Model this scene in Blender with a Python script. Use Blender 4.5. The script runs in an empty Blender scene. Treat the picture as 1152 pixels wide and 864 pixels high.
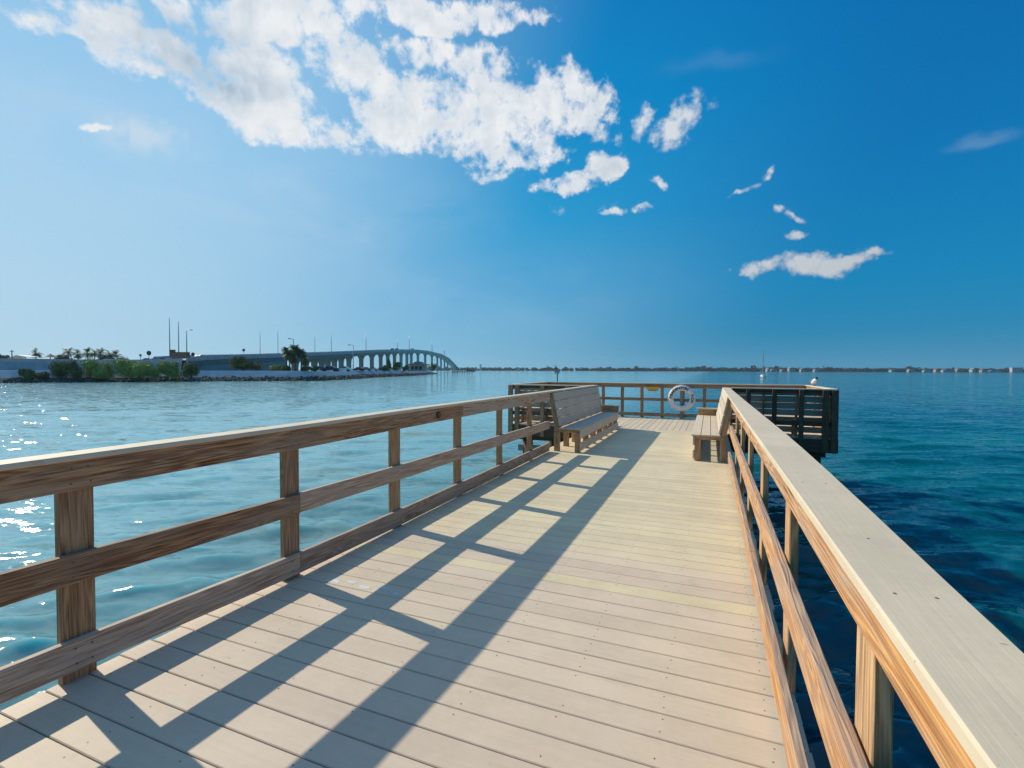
import bpy, math, random
import numpy as np
from mathutils import Vector, Matrix

R_ = math.radians
random.seed(7)
rng = np.random.default_rng(11)
scene = bpy.context.scene
col = scene.collection

# ------------------------------------------------------------------ camera
FPX = 550.0                      # focal length in pixels of the 1152 px wide photograph
YAW, PITCH, ROLL = R_(22.07), R_(1.64), 0.0035
CAMZ = 1.443
WATER = -1.457                   # water level; the deck top is z = 0
fwd = Vector((-math.sin(YAW)*math.cos(PITCH), math.cos(YAW)*math.cos(PITCH), -math.sin(PITCH)))
rgt = Vector((math.cos(YAW), math.sin(YAW), 0))
upv = rgt.cross(fwd)
r2 = rgt*math.cos(ROLL) + upv*math.sin(ROLL)
u2 = upv*math.cos(ROLL) - rgt*math.sin(ROLL)
cam_data = bpy.data.cameras.new('camera')
cam = bpy.data.objects.new('camera', cam_data)
col.objects.link(cam)
M = Matrix((r2, u2, -fwd)).transposed().to_4x4()
M.translation = Vector((0, 0, CAMZ))
cam.matrix_world = M
cam_data.sensor_width = 36
cam_data.sensor_fit = 'HORIZONTAL'
cam_data.lens = FPX/1152*36
cam_data.clip_start = 0.05
cam_data.clip_end = 12000
scene.camera = cam

scene.view_settings.view_transform = 'Standard'
scene.view_settings.look = 'None'
scene.view_settings.exposure = 0.0
scene.view_settings.gamma = 1.0
scene.view_settings.use_curve_mapping = False
scene.cycles.max_bounces = 6
scene.cycles.diffuse_bounces = 3
scene.cycles.glossy_bounces = 3
scene.cycles.volume_bounces = 0
scene.cycles.sample_clamp_indirect = 6

# ------------------------------------------------------------------ sun
SUN_DIR = Vector((-1.0, 0.2, 0.0)).normalized()
SUN_EL = R_(34.0)
to_sun = Vector((SUN_DIR.x*math.cos(SUN_EL), SUN_DIR.y*math.cos(SUN_EL), math.sin(SUN_EL)))
sd = bpy.data.lights.new('sun', 'SUN')
sd.energy = 4.7
sd.angle = R_(0.53)
sd.color = (1.0, 0.90, 0.72)
sun = bpy.data.objects.new('sun', sd)
col.objects.link(sun)
sun.rotation_euler = to_sun.to_track_quat('Z', 'Y').to_euler()

# ------------------------------------------------------------------ node helper
class NT:
    def __init__(s, tree):
        s.t = tree; s.n = tree.nodes; s.l = tree.links
    def node(s, typ, **kw):
        n = s.n.new(typ)
        for k, v in kw.items():
            setattr(n, k, v)
        return n
    def put(s, sock, v):
        if hasattr(v, 'bl_idname') or hasattr(v, 'is_output'):
            s.l.new(v, sock)
        else:
            sock.default_value = v
    def math(s, op, a, b=None, c=None, clamp=False):
        n = s.node('ShaderNodeMath', operation=op, use_clamp=clamp)
        s.put(n.inputs[0], a)
        if b is not None: s.put(n.inputs[1], b)
        if c is not None: s.put(n.inputs[2], c)
        return n.outputs[0]
    def vmath(s, op, a, b=None):
        n = s.node('ShaderNodeVectorMath', operation=op)
        s.put(n.inputs[0], a)
        if b is not None: s.put(n.inputs[1], b)
        return n.outputs['Value'] if op in ('LENGTH', 'DOT_PRODUCT') else n.outputs[0]
    def noise(s, vec, scale, detail=4, rough=0.5, dist=0.0, out='Fac'):
        n = s.node('ShaderNodeTexNoise')
        if vec is not None: s.l.new(vec, n.inputs['Vector'])
        n.inputs['Scale'].default_value = scale
        n.inputs['Detail'].default_value = detail
        n.inputs['Roughness'].default_value = rough
        n.inputs['Distortion'].default_value = dist
        return n.outputs[out]
    def mapr(s, v, a, b, c=0.0, d=1.0, smooth=False):
        n = s.node('ShaderNodeMapRange')
        n.interpolation_type = 'SMOOTHSTEP' if smooth else 'LINEAR'
        s.put(n.inputs['Value'], v)
        for i, x in zip(('From Min', 'From Max', 'To Min', 'To Max'), (a, b, c, d)):
            n.inputs[i].default_value = x
        return n.outputs[0]
    def mix(s, f, a, b, mode='MIX'):
        n = s.node('ShaderNodeMix', data_type='RGBA', blend_type=mode)
        s.put(n.inputs[0], f); s.put(n.inputs[6], a); s.put(n.inputs[7], b)
        return n.outputs[2]
    def scale_map(s, vec, sc, loc=(0, 0, 0), rot=(0, 0, 0), typ='POINT'):
        n = s.node('ShaderNodeMapping', vector_type=typ)
        s.l.new(vec, n.inputs['Vector'])
        n.inputs['Scale'].default_value = sc
        n.inputs['Location'].default_value = loc
        n.inputs['Rotation'].default_value = rot
        return n.outputs[0]
    def ramp(s, f, stops):
        n = s.node('ShaderNodeValToRGB')
        s.l.new(f, n.inputs[0])
        e = n.color_ramp.elements
        e[0].position, e[0].color = stops[0][0], (*stops[0][1], 1)
        e[1].position, e[1].color = stops[1][0], (*stops[1][1], 1)
        for p, c in stops[2:]:
            x = e.new(p); x.color = (*c, 1)
        return n.outputs[0]

# ------------------------------------------------------------------ world: sky and clouds
world = bpy.data.worlds.new('World')
scene.world = world
world.use_nodes = True
W = NT(world.node_tree)
W.n.clear()
SKY_STRENGTH = 0.10
sky = W.node('ShaderNodeTexSky', sky_type='NISHITA')
sky.sun_disc = False
sky.sun_elevation = SUN_EL
sky.sun_rotation = math.atan2(SUN_DIR.x, SUN_DIR.y)
sky.altitude = 0
sky.air_density = 1.0
sky.dust_density = 0.6
sky.ozone_density = 2.0
tc = W.node('ShaderNodeTexCoord')
sep = W.node('ShaderNodeSeparateXYZ')
W.l.new(tc.outputs['Generated'], sep.inputs[0])
gx, gy, gz = sep.outputs
az = W.math('ARCTAN2', gx, gy)                 # 0 = along the pier (+Y), positive to the right
el = W.math('ARCSINE', gz)
cmb = W.node('ShaderNodeCombineXYZ')
W.l.new(az, cmb.inputs[0]); W.l.new(el, cmb.inputs[1])
ae = cmb.outputs[0]
wn = W.vmath('SUBTRACT', W.noise(ae, 9.0, 6, 0.6, 0.0, 'Color'), (0.5, 0.5, 0.5))
sc_ = W.node('ShaderNodeVectorMath', operation='SCALE'); W.l.new(wn, sc_.inputs[0]); sc_.inputs['Scale'].default_value = 0.07
aew = W.vmath('ADD', ae, sc_.outputs[0])

def dir_of(px, py):
    d = fwd + r2*((px-576)/FPX) + u2*(-(py-432)/FPX)
    d.normalize()
    return math.atan2(d.x, d.y), math.asin(d.z)

def blob(px, py, rx, ry, rot=0, s=1.0, soft=0.4):
    a0, e0 = dir_of(px, py)
    c, sn = math.cos(R_(rot)), math.sin(R_(rot))
    a1, e1 = dir_of(px+rx*c, py-rx*sn)
    a2, e2 = dir_of(px-ry*sn, py-ry*c)
    r1 = math.hypot(a1-a0, e1-e0); r2_ = math.hypot(a2-a0, e2-e0)
    ang = math.atan2(e1-e0, a1-a0)
    m = W.scale_map(aew, (r1, r2_, 1), (a0, e0, 0), (0, 0, ang), 'TEXTURE')
    L = W.vmath('LENGTH', m)
    return W.mapr(L, 1.5, soft, 0.0, s, smooth=True)

def blobs(lst):
    out = None
    for b in lst:
        v = blob(*b)
        out = v if out is None else W.math('MAXIMUM', out, v)
    return out

main = blobs([
    (205, 78, 150, 34, -22), (120, 40, 90, 20, -14), (300, 95, 70, 48, -20), (392, 70, 60, 40, 0), (345, 148, 72, 24, -6),
    (300, 20, 130, 34, 0), (480, 20, 130, 22, 0),
    (470, 120, 75, 52, 0), (560, 135, 85, 52, 0), (640, 118, 58, 46, 0), (545, 78, 55, 26, 0), (470, 62, 60, 22, 0),
    (590, 170, 50, 26, 0), (636, 205, 44, 13, 22), (682, 184, 26, 17, 10),
])
small = blobs([
    (758, 140, 40, 22, 24, 1, 0.1), (722, 136, 15, 28, -12, .9, 0.1), (700, 150, 10, 12, 0, .5, .1), (770, 112, 20, 9, 30, .5, .1),
    (905, 297, 62, 17, 5, 1, 0.2), (848, 301, 32, 11, 4, .9, 0.1), (955, 291, 42, 13, 2, .95, 0.1), (990, 285, 26, 7, -6, .75, 0.1),
    (742, 202, 15, 7, -10, .75, .0), (690, 236, 28, 6, -2, .8, .0), (724, 233, 15, 6, 10, .65, 0),
    (838, 210, 19, 4.5, 28, .75, 0), (863, 192, 13, 4, 38, .6, 0), (876, 233, 12, 6, 5, .7, 0), (898, 240, 17, 5, -15, .65, 0), (896, 260, 15, 5.5, 3, .7, 0),
    (108, 141, 20, 6, 8, .8, 0), (560, 195, 60, 9, 0, .5, 0), (655, 232, 60, 8, 0, .35, 0)])
n_big = W.noise(ae, 10.0, 9, 0.56, 0.25)
n_off = W.noise(W.scale_map(ae, (1, 1, 1), (0.016, -0.022, 0)), 10.0, 9, 0.56, 0.25)
n_fine = W.noise(ae, 38.0, 7, 0.6, 0.2)
bil = W.math('ABSOLUTE', W.math('SUBTRACT', n_fine, 0.5))
d0 = W.math('ADD', W.math('MULTIPLY', W.math('SUBTRACT', n_big, 0.5), 4.8), W.math('MULTIPLY', W.math('SUBTRACT', n_fine, 0.5), 3.0))
dens_raw = W.math('ADD', W.math('SUBTRACT', W.math('MULTIPLY', main, 1.60), 0.72), W.math('MULTIPLY', d0, W.mapr(main, 0.0, 0.35)))
cover = W.mapr(dens_raw, -0.25, 0.95, 0, 0.98, smooth=True)
# thin veils
veil_n = W.noise(W.scale_map(ae, (1.2, 3.0, 1)), 3.0, 6, 0.6, 0.4)
veil_m = blobs([(170, 175, 170, 60, -12, 1, 0.1), (330, 230, 210, 70, -6, .8, 0.1), (1105, 156, 42, 9, 10, .5, 0.2), (560, 330, 200, 50, 0, .35, 0.1), (800, 70, 70, 10, 12, .2, .1)])
veil = W.math('MULTIPLY', veil_m, W.mapr(veil_n, 0.35, 0.75, 0.0, 0.34, smooth=True))
wisp = W.math('MULTIPLY', blobs([(160, 150, 52, 26, -14, 1, 0.1), (206, 160, 40, 14, -10, .7, .1)]), W.mapr(W.math('ADD', n_big, W.math('MULTIPLY', n_fine, .6)), 0.68, 0.98, 0.0, 0.62, smooth=True))
veil = W.math('MAXIMUM', veil, wisp)
# shading of the clouds: lit side towards the sun, grey where thick
sm_n = W.math('ADD', n_big, W.math('MULTIPLY', n_fine, 0.9))
small_c = W.mapr(W.math('ADD', W.math('MULTIPLY', small, 0.75), W.math('MULTIPLY', W.math('SUBTRACT', sm_n, 0.95), 1.5)), 0.20, 0.72, 0.0, 0.86, smooth=True)
small_c = W.math('MULTIPLY', small_c, W.mapr(small, 0.0, 0.3))
cover = W.math('MAXIMUM', cover, small_c)
lit = W.mapr(W.math('SUBTRACT', n_big, n_off), -0.10, 0.10, 0.0, 1.0)
thick = W.math('MULTIPLY', blobs([(220, 72, 125, 30, -20, 1, 0.0), (180, 30, 130, 26, -8, 1, 0.0)]), W.mapr(W.noise(ae, 7.0, 2.5, 0.5, 0.3), 0.25, 0.62, smooth=True))
core = W.mapr(dens_raw, 0.35, 1.1, 0.02, 0.50)
shade_f = W.math('ADD', W.math('MULTIPLY', thick, 0.85), W.math('MULTIPLY', core, W.math('SUBTRACT', 1.0, lit)), clamp=True)
cl_lit = (8.5, 8.7, 8.9, 1)
cl_dark = (4.0, 5.2, 6.4, 1)
ccol = W.mix(shade_f, cl_lit, cl_dark)
# clouds away from the sun are dimmer
sunv = W.vmath('DOT_PRODUCT', tc.outputs['Generated'], tuple(to_sun))
dim = W.mapr(sunv, -0.10, 0.60, 0.60, 1.0)
dimc = W.node('ShaderNodeCombineXYZ')
for i in range(3): W.l.new(dim, dimc.inputs[i])
ccol = W.mix(1.0, ccol, dimc.outputs[0], 'MULTIPLY')
# clear sky: Nishita, deepened as through a polariser
def eramp(stops):
    f = W.math('DIVIDE', el, 1.2, clamp=True)
    return W.ramp(f, [(R_(d)/1.2, c) for d, c in stops])
sA = eramp([(0, (.46, .66, .80)), (60, (.36, .54, .74)), (8, (.43, .655, .83)), (20, (.33, .60, .84)), (34, (.25, .52, .80))])
sB = eramp([(0, (.23, .50, .69)), (60, (.17, .33, .56)), (8, (.12, .41, .68)), (17, (.02, .33, .64)), (27, (.000, .26, .59)), (36, (.000, .205, .52))])
sC = eramp([(0, (.05, .27, .46)), (60, (.15, .29, .50)), (4, (.01, .23, .45)), (9, (.000, .225, .48)), (20, (.000, .175, .46)), (38, (.000, .115, .38))])
sdot = W.vmath('DOT_PRODUCT', tc.outputs['Generated'], tuple(to_sun))
grad = W.mix(W.mapr(sdot, 0.08, 0.66, smooth=True), sC, sB)
grad = W.mix(W.mapr(sdot, 0.56, 0.95, smooth=True), grad, sA)
grad = W.mix(1.0, grad, (10.0, 10.0, 10.0, 1), 'MULTIPLY')
skyc = W.mix(0.03, grad, sky.outputs[0])
skyc = W.mix(veil, skyc, (6.6, 7.4, 8.2, 1))
allc = W.mix(cover, skyc, ccol)
bg = W.node('ShaderNodeBackground')
bg.inputs['Strength'].default_value = SKY_STRENGTH
W.l.new(allc, bg.inputs['Color'])
wo = W.node('ShaderNodeOutputWorld')
W.l.new(bg.outputs[0], wo.inputs['Surface'])
world.cycles.sampling_method = 'MANUAL'
world.cycles.sample_map_resolution = 1024

# ------------------------------------------------------------------ materials
MATS = {}
def new_mat(name):
    m = bpy.data.materials.new(name); m.use_nodes = True
    T = NT(m.node_tree); T.n.clear()
    o = T.node('ShaderNodeOutputMaterial'); p = T.node('ShaderNodeBsdfPrincipled')
    T.l.new(p.outputs[0], o.inputs['Surface'])
    MATS[name] = m
    return m, T, p

def bump(T, p, h, strength=0.3, dist=0.01):
    b = T.node('ShaderNodeBump')
    b.inputs['Strength'].default_value = strength
    b.inputs['Distance'].default_value = dist
    T.l.new(h, b.inputs['Height'])
    T.l.new(b.outputs[0], p.inputs['Normal'])

def wood_mat(name, dark, mid, light, grey, greyamt, rough=0.78):
    m, T, p = new_mat(name)
    uv = T.node('ShaderNodeUVMap', uv_map='grain').outputs[0]
    tone = T.node('ShaderNodeAttribute', attribute_name='tone').outputs['Fac']
    tv = T.node('ShaderNodeCombineXYZ')
    T.l.new(T.math('MULTIPLY', tone, 37.0), tv.inputs[0]); T.l.new(T.math('MULTIPLY', tone, 11.0), tv.inputs[1])
    uv = T.vmath('ADD', uv, tv.outputs[0])
    contour = T.noise(T.scale_map(uv, (0.8, 12.0, 1)), 1.0, 2.5, 0.5, 0.25)
    knots = T.node('ShaderNodeTexVoronoi')
    T.l.new(T.scale_map(uv, (1.5, 7.0, 1)), knots.inputs['Vector']); knots.inputs['Scale'].default_value = 1.0
    kd = T.mapr(knots.outputs['Distance'], 0.0, 0.30, 1.0, 0.0, smooth=True)
    cc = T.math('ADD', contour, T.math('MULTIPLY', kd, 0.22))
    st = T.math('SINE', T.math('MULTIPLY', cc, 62.0))
    st = T.mapr(st, -1, 1, 0, 1)
    st = T.math('POWER', st, 1.6)
    fib = T.noise(T.scale_map(uv, (4.0, 150.0, 1)), 1.0, 4, 0.62)
    fib2 = T.noise(T.scale_map(uv, (1.2, 45.0, 1)), 1.0, 3, 0.6)
    patch = T.noise(T.scale_map(uv, (1.6, 6.0, 1)), 1.0, 5, 0.62)
    base = T.ramp(T.math('ADD', T.math('MULTIPLY', st, 0.34), T.math('ADD', 0.10, T.math('MULTIPLY', T.mapr(fib, .32, .68), 0.50))),
                  [(0.16, dark), (0.88, light), (0.50, mid)])
    kk = T.mapr(knots.outputs['Distance'], 0.05, 0.11, 0.75, 0.0, smooth=True)
    base = T.mix(kk, base, (dark[0]*.45, dark[1]*.45, dark[2]*.45, 1))
    gn = T.node('ShaderNodeSeparateXYZ'); T.l.new(T.node('ShaderNodeNewGeometry').outputs['True Normal'], gn.inputs[0])
    topw = T.mapr(gn.outputs[2], 0.6, 0.9, 0.0, 0.75)
    g = T.math('ADD', topw, T.math('ADD', T.mapr(patch, 0.36, 0.66, 0.0, 0.8, smooth=True), T.mapr(fib2, 0.45, 0.75, 0.0, 0.5)), clamp=True)
    gcol = T.mix(fib, (grey[0]*.55, grey[1]*.55, grey[2]*.55, 1), (grey[0]*1.35, grey[1]*1.35, grey[2]*1.35, 1))
    base = T.mix(T.math('MULTIPLY', g, greyamt), base, gcol)
    tmul = T.mapr(tone, 0, 1, 0.80, 1.18)
    tvv = T.node('ShaderNodeCombineXYZ')
    for i in range(3): T.l.new(tmul, tvv.inputs[i])
    base = T.mix(1.0, base, tvv.outputs[0], 'MULTIPLY')
    crack = T.mapr(T.noise(T.scale_map(uv, (1.1, 70.0, 1), (9, 3, 0)), 1.0, 2, 0.5), 0.70, 0.76, 0.0, 0.75)
    base = T.mix(crack, base, (0.018, 0.012, 0.009, 1))
    T.l.new(base, p.inputs['Base Color'])
    p.inputs['Roughness'].default_value = rough
    p.inputs['Specular IOR Level'].default_value = 0.3
    h = T.math('ADD', T.math('MULTIPLY', st, 0.35), T.math('SUBTRACT', T.math('MULTIPLY', fib, 0.8), T.math('MULTIPLY', crack, 1.2)))
    bump(T, p, h, 0.8, 0.005)
    return m

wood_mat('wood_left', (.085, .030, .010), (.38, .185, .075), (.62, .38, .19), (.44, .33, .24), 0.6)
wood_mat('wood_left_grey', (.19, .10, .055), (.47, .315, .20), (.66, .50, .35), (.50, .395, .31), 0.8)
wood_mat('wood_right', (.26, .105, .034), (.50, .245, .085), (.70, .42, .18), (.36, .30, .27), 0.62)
wood_mat('wood_post', (.18, .082, .034), (.46, .26, .12), (.64, .42, .22), (.42, .31, .21), 0.45)
wood_mat('wood_grey', (.16, .12, .09), (.31, .25, .20), (.42, .36, .30), (.32, .31, .32), 0.85)
wood_mat('wood_dark', (.060, .028, .014), (.155, .08, .042), (.24, .14, .08), (.16, .11, .075), 0.6)

def comp_mat(name, a, b, warm=0.0, rough=0.62):
    m, T, p = new_mat(name)
    uv = T.node('ShaderNodeUVMap', uv_map='grain').outputs[0]
    tone = T.node('ShaderNodeAttribute', attribute_name='tone').outputs['Fac']
    geo = T.node('ShaderNodeNewGeometry').outputs['Position']
    base = T.mix(tone, (*a, 1), (*b, 1))
    s1 = T.noise(T.scale_map(uv, (1.3, 60.0, 1)), 1.0, 4, 0.6)
    s2 = T.noise(geo, 2.6, 5, 0.65)
    s3 = T.noise(geo, 26.0, 4, 0.7)
    v = T.math('ADD', T.mapr(s1, 0.3, 0.7, -0.035, 0.035), T.mapr(s2, 0.3, 0.7, -0.075, 0.065))
    v = T.math('ADD', v, T.mapr(s3, 0.3, 0.7, -0.028, 0.028))
    v = T.math('ADD', v, T.mapr(T.math('FRACT', T.math('MULTIPLY', tone, 57.31)), 0, 1, -0.07, 0.045))
    v = T.math('ADD', v, 1.0)
    c3 = T.node('ShaderNodeCombineXYZ')
    for i in range(3): T.l.new(v, c3.inputs[i])
    base = T.mix(1.0, base, c3.outputs[0], 'MULTIPLY')
    spots = T.mapr(T.noise(geo, 9.0, 3, 0.5), 0.70, 0.76, 0.0, 0.30, smooth=True)
    base = T.mix(spots, base, (.36, .29, .22, 1))
    scuff = T.mapr(T.noise(T.scale_map(geo, (1.4, 3.0, 1)), 1.0, 7, 0.72, 0.6), 0.54, 0.70, 0.0, 0.22, smooth=True)
    base = T.mix(scuff, base, (.33, .27, .215, 1))
    speck = T.mapr(T.noise(geo, 60.0, 2, 0.5), 0.74, 0.78, 0.0, 0.5, smooth=True)
    base = T.mix(speck, base, (.16, .13, .11, 1))
    T.l.new(base, p.inputs['Base Color'])
    p.inputs['Roughness'].default_value = rough
    p.inputs['Specular IOR Level'].default_value = 0.35
    bump(T, p, T.math('ADD', s1, T.math('MULTIPLY', s3, 0.5)), 0.25, 0.003)
    return m
comp_mat('composite_deck', (.60, .49, .38), (.67, .575, .375))
comp_mat('composite_cap', (.63, .54, .40), (.67, .565, .415))
comp_mat('composite_bench', (.54, .455, .35), (.62, .525, .40))

def plain(name, c, rough=0.7, var=0.15, scale=3.0, metal=0.0, emit=None, detail=4):
    m, T, p = new_mat(name)
    geo = T.node('ShaderNodeNewGeometry').outputs['Position']
    n = T.noise(geo, scale, detail, 0.6)
    a = tuple(x*(1-var) for x in c); b = tuple(min(1, x*(1+var)) for x in c)
    T.l.new(T.mix(T.mapr(n, 0.3, 0.7), (*a, 1), (*b, 1)), p.inputs['Base Color'])
    p.inputs['Roughness'].default_value = rough
    p.inputs['Metallic'].default_value = metal
    return m
plain('white_paint', (.78, .78, .76), .5, .05)
plain('ring_white', (.74, .73, .70), .45, .08, 12)
plain('black_paint', (.02, .02, .022), .45, .2)
plain('yellow_paint', (.72, .42, .03), .5, .08)
plain('orange_paint', (.60, .16, .04), .5, .08)
plain('steel', (.42, .44, .45), .4, .1, 5, .6)
plain('screw', (.13, .105, .085), .5, .3)
plain('salt', (.62, .62, .62), .8, .15, 30)
plain('concrete', (.34, .44, .47), .85, .18, .6)
plain('concrete_pale', (.50, .53, .53), .85, .15, .5)
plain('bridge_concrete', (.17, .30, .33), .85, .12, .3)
plain('rock', (.075, .078, .07), .9, .5, 1.5)
plain('sand', (.24, .22, .18), .95, .15, .3)
plain('asphalt', (.05, .05, .052), .9, .15, .8)
plain('leaf', (.095, .14, .04), .85, .55, .55)
plain('leaf_light', (.24, .30, .06), .8, .4, .8)
plain('palm_leaf', (.10, .145, .045), .6, .4, 1.0)
plain('trunk', (.12, .09, .065), .9, .3, 3)
plain('far_leaf', (.010, .022, .020), .9, .5, .02)
plain('house_white', (.42, .42, .41), .8, .08, .1)
plain('house_tan', (.42, .34, .26), .8, .08, .1)
plain('roof_red', (.24, .11, .08), .8, .15, .2)
plain('roof_grey', (.22, .23, .24), .8, .15, .2)
plain('glass_dark', (.03, .04, .05), .1, .1)
plain('car_white', (.70, .70, .70), .3, .03)
plain('car_dark', (.035, .04, .05), .3, .1)
plain('car_silver', (.35, .37, .39), .3, .05)
plain('car_red', (.25, .04, .03), .3, .1)
plain('rubber', (.02, .02, .02), .8, .1)
plain('sign_brown', (.20, .075, .045), .7, .15, 1)
plain('sail_blue', (.05, .10, .22), .7, .1)
plain('gull_grey', (.16, .17, .18), .7, .1, 20)
plain('gull_white', (.75, .75, .74), .7, .05, 20)
plain('bill_red', (.18, .03, .02), .5, .1, 20)

def water_mat():
    m, T, p = new_mat('water')
    geo = T.node('ShaderNodeNewGeometry').outputs['Position']
    p2 = T.scale_map(geo, (1, 1, 1), (0, 0, 0), (0, 0, -YAW))
    n0 = T.noise(T.scale_map(p2, (0.02, 0.045, .02)), 1.0, 4, 0.55, 0.4)
    shallow = T.mapr(n0, 0.40, 0.62, 0, 1, smooth=True)
    x = T.node('ShaderNodeSeparateXYZ'); T.l.new(geo, x.inputs[0])
    side = T.mapr(x.outputs[0], -14.0, 3.0, 1.0, 0.0, smooth=True)
    sh = side
    deep = T.mix(shallow, (.000, .066, .090, 1), (.000, .130, .118, 1))
    colr = T.mix(sh, deep, (.23, .46, .50, 1))
    sandn = T.mapr(T.noise(T.scale_map(p2, (.28, .6, .3)), 1.0, 4, 0.6), 0.52, 0.70, 0.0, 0.6, smooth=True)
    colr = T.mix(T.math('MULTIPLY', sandn, side), colr, (.22, .27, .19, 1))
    T.l.new(colr, p.inputs['Base Color'])
    p.inputs['Roughness'].default_value = 0.07
    p.inputs['IOR'].default_value = 1.33
    p.inputs['Subsurface Weight'].default_value = 1.0
    p.inputs['Subsurface Radius'].default_value = (.35, .9, 1.0)
    p.inputs['Subsurface Scale'].default_value = 0.8
    def vn(sc, det, amp, dst=0.4):
        c = T.noise(T.scale_map(p2, sc), 1.0, det, 0.6, dst, 'Color')
        c = T.vmath('SUBTRACT', c, (0.5, 0.5, 0.5))
        return T.vmath('MULTIPLY', c, (amp*.35, amp, 0.0))
    g = T.vmath('ADD', vn((1.5, 4.6, 1), 4, 1.25, .2), vn((6.0, 11.0, 1), 2, 0.6))
    g = T.vmath('ADD', g, vn((.38, 2.1, 1), 3, 0.95, .15))
    g = T.scale_map(g, (1, 1, 1), (0, 0, 0), (0, 0, YAW))
    nn = T.node('ShaderNodeNewGeometry').outputs['Normal']
    nv = T.vmath('NORMALIZE', T.vmath('ADD', nn, g))
    T.l.new(nv, p.inputs['Normal'])
water_mat()

# ------------------------------------------------------------------ mesh builder
class MB:
    def __init__(s):
        s.v = []; s.f = []; s.uv = []; s.tone = []; s.mi = []
        s.cur = 0
    def face(s, idx, uvs=None, tone=0.5):
        s.f.append(idx); s.uv.append(uvs if uvs else [(0, 0)]*len(idx)); s.tone.append(tone); s.mi.append(s.cur)
    def board(s, A, B, side, w, t, ch=0.003, n=1, tone=None, wob=0.0, w2=None):
        """board from A to B (centre line); side = direction of width w, thickness t"""
        A = Vector(A); B = Vector(B); ax = (B-A); L = ax.length; ax.normalize()
        side = Vector(side); side = (side - ax*side.dot(ax)).normalized(); up = ax.cross(side).normalized()
        tone = random.random() if tone is None else tone
        o = len(s.v); uoff = random.random()*20; voff = random.random()*20
        ch = min(ch, w/4, t/4)
        def sect(w):
            a, b = w/2, t/2
            return [(-a+ch, -b), (a-ch, -b), (a, -b+ch), (a, b-ch), (a-ch, b), (-a+ch, b), (-a, b-ch), (-a, -b+ch)]
        per = [0]; sc = sect(w)
        for i in range(8):
            q, r = sc[i], sc[(i+1) % 8]; per.append(per[-1]+math.hypot(q[0]-r[0], q[1]-r[1]))
        ph = random.random()*9
        for k in range(n+1):
            f = k/n
            ww = w if w2 is None else w+(w2-w)*f
            c = A + ax*(L*f)
            if wob: c = c + side*(wob*math.sin(ph+f*L*1.7)) + up*(wob*.7*math.sin(ph*2+f*L*2.3))
            for q in sect(ww): s.v.append(tuple(c+side*q[0]+up*q[1]))
        for k in range(n):
            u0, u1 = uoff+L*k/n, uoff+L*(k+1)/n
            for i in range(8):
                j = (i+1) % 8
                s.face([o+k*8+i, o+k*8+j, o+(k+1)*8+j, o+(k+1)*8+i],
                       [(u0, voff+per[i]), (u0, voff+per[i+1]), (u1, voff+per[i+1]), (u1, voff+per[i])], tone)
        s.face([o+i for i in range(7, -1, -1)], [(uoff+sc[i][0]*.4, voff+sc[i][1]) for i in range(7, -1, -1)], tone)
        s.face([o+n*8+i for i in range(8)], [(uoff+sc[i][0]*.4, voff+sc[i][1]) for i in range(8)], tone)
    def box(s, x0, x1, y0, y1, z0, z1, ch=0.0, tone=None):
        dx, dy, dz = x1-x0, y1-y0, z1-z0
        cx, cy, cz = (x0+x1)/2, (y0+y1)/2, (z0+z1)/2
        m = max(dx, dy, dz)
        if m == dx: s.board((x0, cy, cz), (x1, cy, cz), (0, 1, 0), dy, dz, ch, tone=tone)
        elif m == dy: s.board((cx, y0, cz), (cx, y1, cz), (1, 0, 0), dx, dz, ch, tone=tone)
        else: s.board((cx, cy, z0), (cx, cy, z1), (0, 1, 0), dy, dx, ch, tone=tone)
    def tube(s, A, B, r0, r1=None, n=10, cap=True, tone=.5):
        A = Vector(A); B = Vector(B); r1 = r0 if r1 is None else r1
        ax = (B-A).normalized(); s1 = ax.orthogonal().normalized(); s2 = ax.cross(s1)
        o = len(s.v); L = (B-A).length
        for P, r in ((A, r0), (B, r1)):
            for i in range(n):
                a = 2*math.pi*i/n; s.v.append(tuple(P+s1*(r*math.cos(a))+s2*(r*math.sin(a))))
        for i in range(n):
            j = (i+1) % n
            s.face([o+i, o+j, o+n+j, o+n+i], [(0, i*r0*6/n), (0, (i+1)*r0*6/n), (L, (i+1)*r0*6/n), (L, i*r0*6/n)], tone)
        if cap:
            s.face([o+i for i in range(n-1, -1, -1)], None, tone); s.face([o+n+i for i in range(n)], None, tone)
    def ell(s, c, r, n=12, m=8, M3=None, tone=.5):
        o = len(s.v); c = Vector(c)
        for j in range(m+1):
            th = math.pi*j/m
            for i in range(n):
                a = 2*math.pi*i/n
                q = Vector((r[0]*math.sin(th)*math.cos(a), r[1]*math.sin(th)*math.sin(a), r[2]*math.cos(th)))
                if M3 is not None: q = M3 @ q
                s.v.append(tuple(c+q))
        for j in range(m):
            for i in range(n):
                k = (i+1) % n
                s.face([o+j*n+i, o+(j+1)*n+i, o+(j+1)*n+k, o+j*n+k], None, tone)
    def prism(s, poly, d, tone=.5):
        """poly: 3D points, extruded by vector d"""
        o = len(s.v); n = len(poly); d = Vector(d)
        for p in poly: s.v.append(tuple(p))
        for p in poly: s.v.append(tuple(Vector(p)+d))
        s.face([o+i for i in range(n-1, -1, -1)], None, tone); s.face([o+n+i for i in range(n)], None, tone)
        for i in range(n):
            j = (i+1) % n
            s.face([o+i, o+j, o+n+j, o+n+i], None, tone)
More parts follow.
